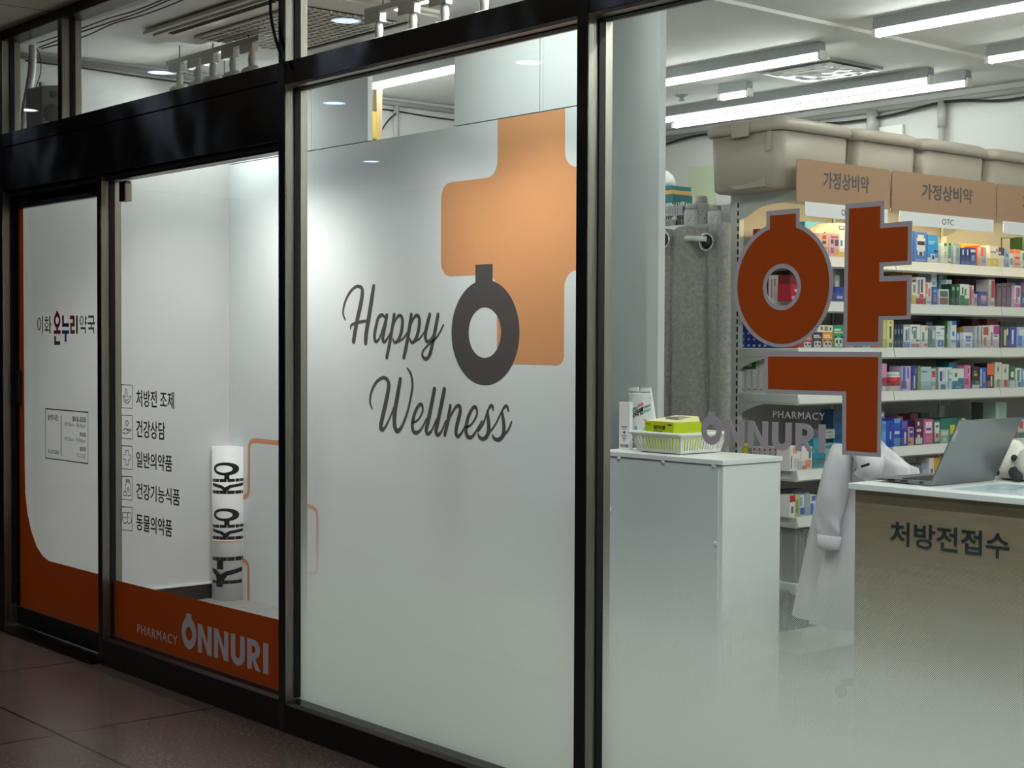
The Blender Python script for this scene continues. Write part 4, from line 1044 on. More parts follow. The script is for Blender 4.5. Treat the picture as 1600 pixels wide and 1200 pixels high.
for s0, s1 in ((.06, .46), (.54, .97)):
    q = [pou(s0, 1.0, 0), pou(s1, 1.0, 0)]
    b.hexa([q[0] + Vector((0, -.004, 0)), q[1] + Vector((0, -.004, 0)), q[1] + Vector((0, .006, 0)), q[0] + Vector((0, .006, 0)), q[0] + Vector((.002, 0, .016)), q[1] + Vector((-.002, 0, .02)), q[1] + Vector((-.002, .004, .02)), q[0] + Vector((.002, .004, .016))], M_FOIL)
build('hang_tab', b, pc)

# ================================================================== CURTAIN
cu = thing('curtain', 'grey linen eyelet curtain hanging on a rod beside the shelving', 'curtain', (-4.95, 5.3, .3))
YC = 5.28
b = MB(); rings = []
nx = 60; x0, x1 = -5.45, -4.675
rnd = random.Random(5)
def fold(x): return .022 * math.sin((x + 5.14) * 2 * PI / .235) + .008 * math.sin((x + 5) * 2 * PI / .11)
top = 2.045
cols = []
for z in (0.25, 0.8, 1.3, 1.7, 1.9, 2.0, top):
    row = []
    for i in range(nx + 1):
        x = x0 + (x1 - x0) * i / nx
        row.append((x + .006 * math.sin(3 * z + i), YC + fold(x) * (1.15 - .1 * z) + .004 * math.sin(7 * z + i * .6), z - (.012 * (1 - math.cos(i * .5)) * .4 if z == top else 0)))
    rows_ = row; cols.append(b.add(row))
for q in range(len(cols) - 1):
    for i in range(nx): b.face((cols[q] + i, cols[q] + i + 1, cols[q + 1] + i + 1, cols[q + 1] + i), M_CURT, True)
build('cloth', b, cu, solid=.004)
for px, py in ((1036, 375), (1104, 378)):
    p = on_y(px, py, YC - .03)
    b = MB(); R0, R1 = .042, .034
    for k in range(28):
        pass
    pts = [(p.x + .038 * math.cos(2 * PI * k / 24), p.y + .02 * math.cos(2 * PI * k / 24) * 0.2, p.z + .038 * math.sin(2 * PI * k / 24)) for k in range(25)]
    b.tube(pts, .0055, M_CHROME, 8, False); build('eyelet', b, cu)
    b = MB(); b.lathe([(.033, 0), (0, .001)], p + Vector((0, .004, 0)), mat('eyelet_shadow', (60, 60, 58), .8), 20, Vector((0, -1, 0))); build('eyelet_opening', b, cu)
p = on_y(1090, 374, YC - .035); a0 = on_y(1072, 372, YC - .035)
b = MB(); b.tube([a0, p + Vector((.05, .0, 0))], .0125, M_PLAS, 12); tag(build('curtain_rod', b), 'short white curtain rod passing through a chrome eyelet', 'curtain rod')
# ================================================================== SHELVING
XF, YE = -4.388, 5.413           # front line of the shelves, near end of the shelving
XB = -4.745                      # back panel
MODS = (YE, 6.13, 7.05, 7.98)
gd = thing('gondola_shelving', 'pale grey double-sided shop shelving full of medicine boxes', 'shelving', (-4.6, 6.7, 0))
for y in MODS:
    b = MB(); b.box(XB - .055, XB, y - .0 if y == YE else y - .02, y + .03, 0.0, 2.19, M_GOND)
    build('upright', b, gd)
    b = MB(); z = .22
    while z < 2.16:
        b.box(XB - .0005 - .012, XB - .004, y - .0012 if y == YE else y - .0212, y, z, z + .022, M_DARKHOLE); z += .036
    build('upright_slots', b, gd)
b = MB(); b.box(XB - .02, XB - .006, YE + .03, MODS[3], 0.1, 2.17, M_BACKP); build('back_panel', b, gd)
b = MB(); b.box(XB - .03, XF - .02, YE + .004, MODS[3], 0.0, .1, M_GOND); build('plinth', b, gd)
M_BRK = mat('bracket_grey', (188, 193, 188), .4)
SHELVES = []
def bracket(z, y, t=.004):
    pts = [(XB, z - .004), (XF - .012, z - .004), (XF - .012, z - .048)] + [(XB + (XF - XB) * s, z - .048 - .055 * (1 - s / .48) ** 1.6) for s in (.48, .4, .32, .24, .16, .08)] + [(XB, z - .106)]
    b = MB(); b.prism(pts, lambda u, v, d: (u, d, v), y, y + t, M_BRK); b.box(XB + .02, XF - .03, y - .003, y, z - .04, z - .036, M_BRK)
    return b
def shelf(z, y0, y1):
    b = MB(); b.box(XB, XF - .012, y0 + .002, y1 - .002, z - .022, z, M_SHELFW); o = build('shelf', b, gd)
    b = MB(); b.prism([(XF - .014, z + .004), (XF - .008, z + .004), (XF + .004, z - .042), (XF - .014, z - .05)], lambda u, v, d: (u, d, v), y0 + .003, y1 - .003, M_SHELFW); s2 = build('price_rail', b, o)
    OFFb = bracket(z, y0 + .001); build('bracket', OFFb, o)
    OFFb = bracket(z, y1 - .006); build('bracket', OFFb, o)
    b = MB(); b.box(XF - .007, XF - .0045, y0 + .006, y1 - .006, z + .004, z + .045, M_ACRYL); build('clear_guard', b, o)
    return o
Z1, Z2, Z3, Z4 = 1.893, 1.688, 1.476, 1.268
ZR = [(Z1, Z2, Z3, Z4, .923, .712, .412), (Z1, Z2, Z3, Z4, 1.0, .75, .45), (Z1, Z2, Z3, Z4, 1.0, .75, .45)]
for k in range(3):
    for z in ZR[k]: shelf(z, MODS[k], MODS[k + 1])
b = MB(); b.box(XB, XF + .03, YE + .004, MODS[3], .1, .2, M_SHELFW); build('base_shelf', b, gd)
# canopy with light
for y in MODS[:-1]:
    b = MB(); cv = [(p.x, p.z) for p in (on_y(px, py, YE) for px, py in ((1240, 313), (1222, 315.5), (1204, 318.5), (1189, 323), (1178, 330), (1168, 337.5), (1158.5, 343)))]
    pts = [(XB, 2.17), (XF + .04, 2.17), (XF + .04, 2.14), (cv[0][0], cv[0][1])] + cv[1:] + [(XB, cv[-1][1])]
    b.prism(pts, lambda u, v, d: (u, d, v), y + .0, y + .005, M_BRK); build('canopy_bracket', b, gd)
b = MB(); b.box(XB, XF + .045, YE + .002, MODS[3], 2.17, 2.19, M_GOND); b.box(XF + .03, XF + .045, YE + .006, MODS[3], 2.135, 2.17, M_CREAM); build('canopy', b, gd)
b = MB(); b.box(XF - .03, XF + .0, YE + .05, MODS[3] - .05, 2.155, 2.169, M_WARM); build('warm_strip_light', b, gd)
# far side of the shelving, facing away
for z in (2.03,):
    b = MB(); b.box(-5.13, XB - .055, YE + .002, 6.9, z, z + .022, M_SHELFW)
    b.prism([(-5.128, z + .03), (-5.14, z + .03), (-5.156, z - .02), (-5.14, z - .03)], lambda u, v, d: (u, d, v), YE + .002, 6.9, M_SHELFW)
    pts = [(XB - .055, z), (-5.13, z), (-5.13, z - .04)] + [(-5.11 + (XB - .055 + 5.11) * s, z - .045 - .07 * s ** 2) for s in (.2, .4, .6, .8)] + [(XB - .055, z - .13)]
    b.prism(pts, lambda u, v, d: (u, d, v), YE, YE + .005, M_BRK); b.box(-5.12, XB - .06, YE - .003, YE, z + .024, z + .028, M_BRK)
    b.box(-5.125, XB - .055, YE + .0005, YE + .006, z, z + .034, M_BRK)
    build('far_side_shelf', b, gd)
b = MB(); b.box(XB - .06, XB - .05, YE + .03, MODS[3], .1, 2.17, M_GOND); build('far_back_panel', b, gd)

# ------------------------------------------------------------------ category signs
def sign(name, ya, yb, label, txt=True):
    X = XF + .062
    t = thing(name, label, 'sign', (X, (ya + yb) / 2, 2.12), 'tan category signs along the shelving')
    b = MB(); b.prism(fillet([(ya, 2.122), (yb, 2.122), (yb, 2.312), (ya, 2.312)], [.004, .004, .022, .022]), lambda u, v, d: (X + d, u, v), 0, .006, M_TAN); build('sign_board', b, t)
    b = MB(); b.prism(fillet([(ya + .055, 2.062), (yb - .02, 2.062), (yb - .02, 2.125), (ya + .055, 2.125)], [.012, .004, .0, .0]), lambda u, v, d: (X + .0062 + d, u, v), 0, .002, M_PAPERW); build('name_strip', b, t)
    for y in (ya + .03, yb - .015):
        b = MB(); b.box(X - .02, X + .001, y - .006, y + .006, 2.115, 2.165, M_ACRYL); build('clip', b, t)
    if txt:
        L = yb - ya
        b = MB(); text_on_x(b, '가정상비약', ya + L * .27, ya + L * .76, 2.192, 2.268, X + .0063, M_INK, .0005, .022); build('sign_lettering', b, t)
        b = MB(); text_on_x(b, 'OTC', ya + L * .46, ya + L * .575, 2.078, 2.106, X + .0084, M_INKDK, .0004); build('strip_lettering', b, t)
    return t
sign('category_sign', 5.305, 5.985, 'tan shelf sign with a white strip, nearest the grey curtain')
sign('category_sign', 6.0, 6.872, 'middle tan shelf sign whose white strip shows all of OTC')
sign('category_sign', 6.885, 7.75, 'tan shelf sign farthest from the curtain, cut off by the frame edge', True)

# ------------------------------------------------------------------ storage boxes on the shelving
def bin_(ya, yb, label, z=2.19, dx=0.0):
    xa, xb = -4.84 + dx, -4.41 + dx
    t = thing('storage_box', label, 'storage box', ((xa + xb) / 2, (ya + yb) / 2, z), 'beige storage boxes on top of the shelving')
    h = .27; ins = .02
    b = MB()
    o = []
    for (zz, k) in ((z, ins), (z + .012, ins - .012), (z + h, 0)):
        o.append([(x, y, zz) for x, y in fillet([(xa + k, ya + k), (xb - k, ya + k), (xb - k, yb - k), (xa + k, yb - k)], [.045] * 4, 5)])
    b.loft(o, M_BEIGE, cap=True)
    for (x, y, ww, dd) in ((xb - .002, ya + .05, .004, .012), (xb - .002, yb - .06, .004, .012), (xb - .06, ya - .002, .012, .004)):
        b.hexa([(x - ww - .012, y - dd / 2, z + .17), (x + ww - .012, y - dd / 2, z + .17), (x + ww - .012, y + dd / 2, z + .17), (x - ww - .012, y + dd / 2, z + .17), (x - ww, y - dd / 2, z + h), (x + ww, y - dd / 2, z + h), (x + ww, y + dd / 2, z + h), (x - ww, y + dd / 2, z + h)], M_BEIGE)
    xm = (xa + xb) / 2
    b.prism([(xm - .11, z + .034), (xm - .05, z + .026), (xm + .02, z + .028), (xm + .09, z + .04), (xm + .13, z + .05), (xm + .13, z + .012), (xm - .05, z + .008)], lambda u, v, d: (u, ya + ins - .016 + d, v), -.006, .02, M_BEIGE)
    build('tub', b, t)
    b = MB(); o = []
    for (zz, k, r) in ((z + h - .012, .012, .05), (z + h + .012, .02, .055), (z + h + .034, .012, .055), (z + h + .048, -.012, .05), (z + h + .052, -.05, .03)):
        o.append([(x, y, zz) for x, y in fillet([(xa - k, ya - k), (xb + k, ya - k), (xb + k, yb + k), (xa - k, yb + k)], [r] * 4, 6)])
    b.loft(o, M_BEIGE, cap=True); build('lid', b, t)
    b = MB(); b.prism(fillet([(xm - .05, z + h - .03), (xm + .05, z + h - .03), (xm + .05, z + h + .04), (xm - .05, z + h + .04)], [.008] * 4), lambda u, v, d: (u, ya - .028 + d, v), 0, .012, M_BEIGE); build('latch', b, t, bevel=.003)
bin_(5.30, 5.80, 'beige lidded storage box nearest the curtain, its latched end facing the window')
bin_(5.86, 6.33, 'second beige lidded storage box from the curtain, above the two tan signs')
bin_(6.40, 6.92, 'third beige lidded storage box from the curtain, below the slim drop pipe')
bin_(6.99, 7.56, 'beige lidded storage box farthest from the curtain, cut by the frame edge')

# ------------------------------------------------------------------ medicine boxes
W_ = (232, 232, 228)
ORD = ['first', 'second', 'third', 'fourth', 'fifth', 'sixth', 'seventh', 'eighth', 'ninth', 'tenth']
BOXN = {}
def med(px0, px1, pyt, z, desc, col, deco=(), shelf_word='', dx=.03, depth=.075, name='medicine_box', cat='medicine box', zb=None, tilt=0.0):
    """A carton standing on a shelf; its printed face looks out from the shelving. deco: (u0,u1,v0,v1,colour) patches."""
    X = XF - dx
    y0 = on_x(px0, 560, X).y; y1 = on_x(px1, 560, X).y - .0015
    zt = on_x((px0 + px1) / 2, pyt, X).z; z0 = z if zb is None else on_x((px0 + px1) / 2, zb, X).z
    b = MB(); m = cm(col)
    xb = max(X - depth, XB + .005)
    zs3 = list(ZR[0 if (y0 + y1) / 2 < 6.13 else 1]) + [2.13]
    if zb is None: zt = min(zt, min(v for v in zs3 if v > z0 + .06) - .026)
    b.box(xb, X, y0, y1, z0 + .0004, zt, m)
    w, h = y1 - y0, zt - z0
    for k, d in enumerate(deco):
        u0, u1, v0, v1, c = d[:5]; e = .0006 + .0003 * k
        b.box(X, X + e, y0 + u0 * w, y0 + u1 * w, z0 + v0 * h, z0 + v1 * h, cm(c))
        if len(d) > 5: b.box(xb + .004, X - .002, y0 - .0006, y0, z0 + v0 * h, z0 + v1 * h, cm(c))
    o = build(name, b, None, (X - depth / 2, (y0 + y1) / 2, z0))
    if tilt: o.rotation_euler = (tilt, 0, 0)
    lab = (desc + ' ' + shelf_word).strip()
    tag(o, lab, cat, 'medicine boxes ' + shelf_word.split(',')[0] if shelf_word else 'medicine boxes')
    BOXN[lab] = BOXN.get(lab, 0) + 1
    return o
def med_side(px0, px1, pyt, z, desc, col, deco=(), shelf_word='', dy=.03, depth=.1, on=0.0):
    """A carton at the near end of a shelf, its printed face looking out of the open end."""
    Y = YE + dy
    x0 = on_y(px0, 560, Y).x; x1 = on_y(px1, 560, Y).x - .0012; z0 = z + on; zt = on_y((px0 + px1) / 2, pyt, Y).z
    zs3 = list(ZR[0]) + [2.13]
    zt = min(zt, min(v for v in zs3 if v > z0 + .03) - .026)
    b = MB(); b.box(x0, x1, Y, Y + depth, z0 + .0004, zt, cm(col)); w, h = x1 - x0, zt - z0
    for k, (u0, u1, v0, v1, c) in enumerate(deco):
        e = .0006 + .0003 * k; b.box(x0 + u0 * w, x0 + u1 * w, Y - e, Y, z0 + v0 * h, z0 + v1 * h, cm(c))
        b.box(x1, x1 + e, Y + u0 * depth, Y + u1 * depth, z0 + v0 * h, z0 + v1 * h, cm(c))
    o = build('medicine_box', b, None, ((x0 + x1) / 2, Y + depth / 2, z0)); lab = (desc + ' ' + shelf_word).strip()
    tag(o, lab, 'medicine box', 'medicine boxes ' + shelf_word); BOXN[lab] = BOXN.get(lab, 0) + 1
    return zt
DK, GY, RD, BL, NV, GN, TL, YL, OR, PK, MG, PU = (40, 40, 44), (150, 154, 156), (196, 40, 48), (44, 104, 190), (30, 44, 104), (40, 120, 66), (40, 140, 140), (232, 204, 60), (232, 120, 40), (232, 150, 180), (170, 50, 120), (70, 44, 96)
def txtlines(c=GY, n=3, u0=.15, u1=.85, v=.35, dv=.07, h=.025):
    return [(u0, u1 - .1 * (i % 2), v + i * dv, v + i * dv + h, c) for i in range(n)]
S = 'on the lit top shelf'
med_side(1175, 1185, 358, Z1, 'crimson box nearest the slotted upright', (150, 22, 34), [(.15, .85, .7, .78, (220, 170, 170)), (.2, .8, .4, .46, (200, 150, 150))], S)
med_side(1186, 1196.5, 357.5, Z1, 'crimson box right beside its twin, second from the upright', (158, 24, 36), [(.15, .85, .7, .78, (220, 170, 170)), (.2, .8, .4, .46, (200, 150, 150))], S)
med(1250, 1260, 354, Z1, 'red box peeping out beside the orange ring letter', (186, 34, 40), txtlines((230, 180, 180)), S, dx=.09)
med(1256, 1297, 347.5, Z1, 'wide blue leaflet carton standing at the back', (40, 130, 176), [(.05, .5, .5, .85, (60, 150, 196))], S, dx=.2, depth=.05)
med(1267, 1277, 357, Z1, 'tilted cream carton with a black label, beside the blue carton', (236, 226, 204), [(.25, .8, .4, .85, DK), (.35, .7, .5, .7, (220, 190, 170))], S, dx=.12, tilt=-.25)
med(1279, 1291, 353, Z1, 'tilted cream carton with a bone-shaped black mark', (238, 228, 206), [(.2, .8, .75, .82, DK), (.42, .58, .5, .8, DK), (.2, .8, .46, .53, DK)], S, dx=.12, tilt=-.15)
med(1293, 1306, 349, Z1, 'upright cream carton with a tall black panel', (236, 228, 208), [(.42, .85, .55, .93, DK), (.5, .75, .65, .85, (226, 200, 190))], S, dx=.1)
med(1307, 1320, 348.5, Z1, 'white carton with a small blue diamond', (234, 232, 228), [(.15, .8, .82, .92, DK), (.22, .7, .845, .9, (230, 226, 220)), (.35, .6, .36, .52, (40, 110, 190)), (.0, 1, 0, .2, (214, 178, 96))], S, dx=.06)
med(1278, 1293, 364, Z1, 'peach carton with orange print in front of the cream ones', (240, 200, 178), [(.35, .75, .75, .9, (206, 90, 80)), (.35, .75, .55, .68, (90, 84, 80)), (.3, .8, .2, .42, (236, 140, 50))], S)
med(1294, 1310, 365, Z1, 'pink carton with stacked purple lettering', (240, 196, 206), [(.15, .9, .82, .9, (190, 90, 120)), (.15, .4, .58, .76, (96, 84, 104)), (.55, .9, .5, .76, (96, 84, 104)), (.15, .42, .18, .42, (206, 80, 130)), (.5, .95, .1, .36, (226, 180, 120))], S)
med(1402, 1425, 362, Z1, 'blue carton with a white lozenge, half behind the syllable film', (60, 110, 196), [(.25, .8, .15, .95, (226, 230, 236)), (.3, .75, .6, .75, DK)], S)
o = med(1426, 1446.5, 362, Z1, 'large blue carton with a white lozenge and dark eye emblem', (66, 116, 200), [(.3, .75, .25, .9, (230, 234, 240)), (.22, .85, .4, .8, (230, 234, 240)), (.25, .82, .58, .7, (36, 40, 60)), (.42, .64, .24, .36, (40, 60, 110)), (.1, .9, .08, .12, (140, 170, 220))], S)
med(1447.5, 1464, 367, Z1, 'sky blue carton with a white foot and dark ring', (36, 146, 220), [(0, 1, 0, .22, (222, 230, 238)), (.08, .7, .74, .78, (190, 220, 240)), (.08, .55, .68, .71, (190, 220, 240)), (.3, .7, .14, .34, (226, 232, 240)), (.4, .62, .16, .3, (40, 52, 70)), (.62, .95, .4, .48, (30, 60, 110))], S)
med(1465, 1471, 383, Z1, 'pale leaflet rack beside the sky blue carton', (206, 204, 208), [(.2, .8, .2, .8, (170, 170, 180))], S, dx=.05)
med(1472.5, 1478, 379.5, Z1, 'slim cream carton with a green cap band', (232, 232, 216), [(.1, .95, .86, 1, (40, 120, 60)), (.2, .8, .3, .6, (190, 190, 170))], S)
med(1479, 1485, 380, Z1, 'slim white carton with a teal panel', (226, 230, 224), [(.1, .9, .3, .86, (90, 150, 150)), (.1, .9, .88, 1, (40, 130, 60)), (.2, .8, .1, .16, DK)], S)
med(1486.5, 1498, 380, Z1, 'grey-teal carton with vertical print, left of the navy one', (160, 182, 186), [(.1, .4, .1, .9, (210, 218, 216)), (.55, .85, .2, .8, (130, 156, 164))], S)
med(1499, 1526, 381, Z1, 'orange pack lying behind the navy cartons', (240, 150, 50), [(.1, .9, .6, .9, (246, 176, 90))], S, dx=.13)
med(1499.5, 1507, 387, Z1, 'navy carton with a white tick, left of its twins', (28, 50, 120), [(.3, .6, .6, .9, (220, 224, 236)), (0, 1, 0, .3, (60, 90, 160))], S)
med(1507.5, 1513, 387, Z1, 'middle navy carton of the three with white ticks', (28, 50, 120), [(.3, .6, .6, .9, (220, 224, 236)), (0, 1, 0, .3, (60, 90, 160))], S)
med(1513.5, 1523, 387, Z1, 'navy carton with white lettering, right of its twins', (28, 48, 116), [(.15, .9, .76, .9, (220, 224, 236)), (.3, .8, .3, .6, (130, 160, 210)), (0, 1, 0, .25, (60, 90, 160))], S)
med(1524, 1530, 384, Z1, 'narrow red-orange bag beside the navy cartons', (232, 84, 50), [(.1, .6, .2, .7, (240, 120, 90))], S, dx=.05)
med(1530.5, 1539, 386, Z1, 'grey wedge-printed carton beside the red-orange bag', (184, 170, 178), [(0, .4, .55, 1, (226, 96, 70)), (.3, .8, .2, .4, (120, 140, 170))], S)
med(1539.5, 1544, 383, Z1, 'thin amber carton left of the yellow-footed one', (236, 176, 60), [(0, 1, .6, 1, (240, 214, 90))], S, dx=.06)
med(1544.5, 1556.5, 384.5, Z1, 'white carton with a yellow foot', (222, 222, 220), [(0, 1, 0, .45, YL), (.55, .8, .2, .35, (246, 240, 200)), (.1, .8, .7, .76, (120, 120, 130)), (.85, 1, .75, .9, (200, 40, 80))], S)
med(1558, 1567, 387, Z1, 'cream carton with a navy cap', (236, 226, 196), [(0, 1, .62, 1, (44, 52, 84)), (.45, .55, .05, .55, (210, 196, 160)), (.1, .4, .68, .8, (200, 206, 220))], S)
med(1568, 1574.5, 388.5, Z1, 'pale blue-grey carton right of the navy-capped one', (150, 172, 206), [(.2, .8, .6, .75, (90, 110, 160)), (.1, .9, .1, .3, (110, 130, 190))], S)
med(1575, 1582, 389, Z1, 'white carton with an orange cap and grey leaf', (224, 226, 224), [(0, 1, .8, 1, (226, 120, 50)), (.2, .8, .2, .55, (140, 160, 160))], S)
med(1583, 1592.5, 389.5, Z1, 'pinkish carton with orange cap and red bars', (232, 190, 180), [(0, 1, .82, 1, (230, 130, 60)), (.1, .9, .5, .62, (210, 60, 60)), (.1, .9, .2, .3, (210, 90, 90))], S)
med(1594.5, 1606, 392, Z1, 'teal and white carton at the frame edge', (206, 226, 222), [(.1, .9, .5, .9, (40, 150, 150)), (.1, .5, .1, .15, DK)], S)
med(1595, 1612, 371, Z1, 'dark green display tray behind the teal carton', (36, 62, 34), [(.2, .9, .5, .9, (150, 190, 60))], S, dx=.15)
o = thing('wire_stand', 'dark green wire stand at the end of the lit top shelf', 'display stand', (XF - .2, 7.55, Z1))
ya = on_x(1565, 380, XF - .2).y; yb = on_x(1594, 380, XF - .2).y; zt = on_x(1580, 373, XF - .2).z
b = MB(); b.tube([(XF - .2, ya, Z1), (XF - .2, ya, zt), (XF - .2, yb, zt + .008), (XF - .2, yb, Z1)], .004, mat('green_wire', (28, 48, 36), .4), 6); build('wire_frame', b, o)
S = 'on the second shelf'
med_side(1200, 1214.5, 430, Z2, 'white box with red and grey print inside the ring letter', (220, 214, 210), [(.55, .85, .1, .9, (200, 192, 190)), (.25, .4, .15, .85, (190, 120, 120)), (.62, .75, .6, .85, (110, 110, 110))], S)
med_side(1214.8, 1234, 430, Z2, 'maroon box in the middle of the ring letter', (116, 16, 32), [(.4, .75, .2, .24, (200, 150, 160)), (.1, .8, .12, .15, (200, 150, 160))], S)
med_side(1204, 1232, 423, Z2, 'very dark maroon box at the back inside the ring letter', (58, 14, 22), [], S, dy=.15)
med(1234.5, 1247, 443.5, Z2, 'low crimson box right of the maroon one', (168, 18, 40), [(.5, .9, .55, .7, (226, 190, 190)), (.15, .5, .1, .3, (200, 150, 170))], S)
med(1303, 1311, 430, Z2, 'small glass-clear pack between the orange letters', (160, 164, 164), [(.2, .8, .2, .8, (206, 208, 208))], S, dx=.08)
med(1305, 1318.5, 448, Z2, 'low royal blue box between the orange letters', (30, 66, 160), [(.15, .8, .25, .42, (200, 210, 230))], S)
med(1408, 1425, 426, Z2, 'mustard box at the back beside the syllable film', (206, 164, 50), [], S, dx=.16)
med(1424, 1430, 437, Z2, 'narrow white box with a yellow foot by the syllable film', (230, 226, 206), [(0, 1, 0, .4, (226, 206, 50)), (.3, .8, .5, .8, (120, 120, 110)), (0, 1, .9, 1, (160, 40, 40))], S)
med(1430.5, 1445, 433, Z2, 'white box with red foot and vertical lettering', (234, 230, 228), [(0, 1, 0, .25, (196, 40, 70)), (.15, .4, .4, .9, (150, 140, 140)), (.5, .7, .45, .92, (90, 84, 84)), (.35, .75, .26, .4, (206, 70, 60))], S)
med(1446, 1454.5, 441.5, Z2, 'white box with orange sidebar', (234, 226, 218), [(0, .25, .5, .95, (236, 130, 60)), (.4, .8, .4, .75, (210, 130, 110)), (.2, .9, .1, .2, (180, 180, 180))], S)
med(1453.5, 1462.5, 423, Z2, 'tall white carton behind the royal blue one', (216, 222, 226), [(.2, .8, .6, .7, (150, 170, 190))], S, dx=.07)
med(1455.5, 1463.5, 448, Z2, 'royal blue box before the tall white one', (40, 92, 180), [(.3, .7, .2, .6, (190, 120, 160)), (.2, .8, .7, .85, (120, 170, 226))], S)
med(1465, 1478, 425, Z2, 'teal-grey squeeze pack leaning at the back', (96, 132, 140), [(.7, 1, .1, .95, (28, 70, 110)), (.1, .5, .3, .9, (130, 160, 166))], S, dx=.09)
med(1477, 1486, 437, Z2, 'white carton with small dark boxes, right of the squeeze pack', (226, 226, 236), [(.2, .45, .55, .7, (90, 80, 90)), (.55, .8, .55, .7, (90, 80, 90)), (.3, .6, .8, .86, (140, 130, 170)), (.8, 1, 0, .35, (60, 90, 170))], S, dx=.06)
med(1466, 1481.5, 452, Z2, 'brown and grey striped box with a white frame', (226, 226, 222), [(.1, .9, .55, .9, (96, 108, 110)), (.1, .9, .1, .5, (140, 104, 86))], S)
for k, (a, c) in enumerate(((1485, 1491.6), (1492, 1498.5))):
    med(a, c, 444, Z2, 'dark green box with a pale ring, ' + ('left' if k == 0 else 'right') + ' of two', (30, 74, 54), [(.25, .75, .72, .88, (150, 190, 160)), (.2, .8, .2, .3, (80, 110, 96)), (.2, .8, .4, .6, (44, 90, 68))], S)
med(1499, 1513, 444, Z2, 'white box with a green slanting foot', (232, 234, 230), [(0, 1, 0, .35, (36, 130, 70)), (.0, .5, .35, .5, (36, 130, 70)), (.2, .35, .55, .85, (60, 120, 80)), (.5, .7, .5, .8, (90, 150, 110))], S)
med(1513.5, 1520.5, 446, Z2, 'red and white striped box beside the green-footed one', (226, 214, 212), [(.1, .5, .1, .95, (206, 50, 60)), (.6, .9, .4, .8, (160, 130, 130))], S)
med(1521, 1526, 459, Z2, 'small pinkish pack in front of the maroon boxes', (196, 170, 174), [(.2, .8, .3, .7, (170, 120, 130))], S)
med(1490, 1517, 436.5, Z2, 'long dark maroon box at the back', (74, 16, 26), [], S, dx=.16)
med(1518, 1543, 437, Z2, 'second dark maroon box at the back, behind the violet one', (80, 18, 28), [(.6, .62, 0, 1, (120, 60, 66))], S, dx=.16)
med(1527, 1542.5, 455.5, Z2, 'violet-blue box with pink lettering', (78, 84, 152), [(.3, .85, .4, .75, (214, 170, 190)), (.35, .8, .25, .36, (190, 150, 180))], S)
med(1543.5, 1553, 437, Z2, 'white box with a red sidebar, tall', (228, 216, 212), [(.45, .95, .35, .97, (196, 60, 64)), (.1, .4, .2, .8, (190, 180, 180)), (.2, .9, .1, .2, (206, 140, 120))], S)
for k in range(4):
    med(1556.5 + 7.3 * k, 1563.4 + 7.3 * k, 443 - .5 * k, Z2, 'mauve-grey slim box, ' + ORD[k] + ' of four standing together', (128, 108, 120), [(.0, .08, 0, 1, (86, 66, 80)), (.3, .8, .82, .9, (90, 60, 80))], S, dx=.05)
med(1584, 1593.5, 446, Z2, 'white box with magenta lettering', (234, 222, 230), [(.25, .5, .25, .9, (226, 60, 140)), (.6, .8, .5, .9, (80, 70, 90)), (0, 1, 0, .2, (240, 120, 180))], S)
med(1594, 1606, 441, Z2, 'blue and plum box at the frame edge', (60, 96, 140), [(.1, .8, .6, .95, (160, 90, 110)), (.2, .7, .2, .4, (130, 190, 210))], S)
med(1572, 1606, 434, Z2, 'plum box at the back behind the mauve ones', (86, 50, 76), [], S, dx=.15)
S = 'on the third shelf'
for k in range(5):
    med_side(1157 + 8.6 * k, 1165.2 + 8.6 * k, 505, Z3, 'gold-specked navy carton, ' + ORD[k] + ' of five from the upright', (20, 54, 140), [(.25, .75, .55, .62, (200, 170, 110)), (.3, .7, .3, .4, (170, 150, 110)), (.3, .7, .06, .14, (200, 206, 220))], S)
def animal_face(px0, px1, top, desc, col, z=Z3):
    o = med(px0, px1, top, z, desc, col, [(.1, .9, .66, .72, (236, 226, 180)), (.1, .7, .76, .84, (236, 236, 236)), (.15, .85, .08, .46, (236, 236, 236)), (.24, .42, .22, .36, (30, 30, 30)), (.58, .76, .22, .36, (30, 30, 30)), (.44, .56, .12, .17, (30, 30, 30)), (.1, .3, .44, .52, (30, 30, 30)), (.7, .9, .44, .52, (30, 30, 30))], S)
animal_face(1254, 1269, 523, 'red carton with a white spotted emblem', (196, 56, 60))
animal_face(1269.5, 1284.5, 519.5, 'purple carton with a white spotted emblem', (58, 36, 84))
animal_face(1285, 1301, 519.5, 'orange carton with a white spotted emblem', (236, 150, 40))
animal_face(1301.5, 1318.5, 508, 'green carton with a white spotted emblem', (36, 150, 96))
med(1277, 1301, 508.2, Z3, 'gold-crested white carton lying on the purple and orange ones', (232, 230, 222), [(.2, .35, .3, .8, (150, 140, 70)), (.45, .7, .2, .85, (176, 150, 60)), (.8, .9, .3, .7, (60, 110, 60))], S, zb=519.2)
for k, (c1, c2) in enumerate((((206, 160, 140), 'salmon'), ((60, 130, 90), 'green'), ((150, 190, 214), 'pale blue'), ((206, 90, 90), 'coral'))):
    med(1322 + 13 * k, 1334 + 13 * k, 533, Z3, 'low ' + c2 + ' box mostly hidden behind the orange syllable', c1, [(.2, .8, .4, .7, (226, 226, 222))], S)
med(1379.5, 1387, 500, Z3, 'tall cream-yellow carton edge by the syllable film', (206, 206, 120), [], S, dx=.04)
med(1386, 1396, 500, Z3, 'tall cream-yellow carton with teal vertical lettering', (236, 228, 160), [(.35, .65, .35, .78, (40, 100, 90)), (.35, .6, .86, .95, (226, 150, 80)), (.3, .8, .05, .2, (70, 110, 70))], S)
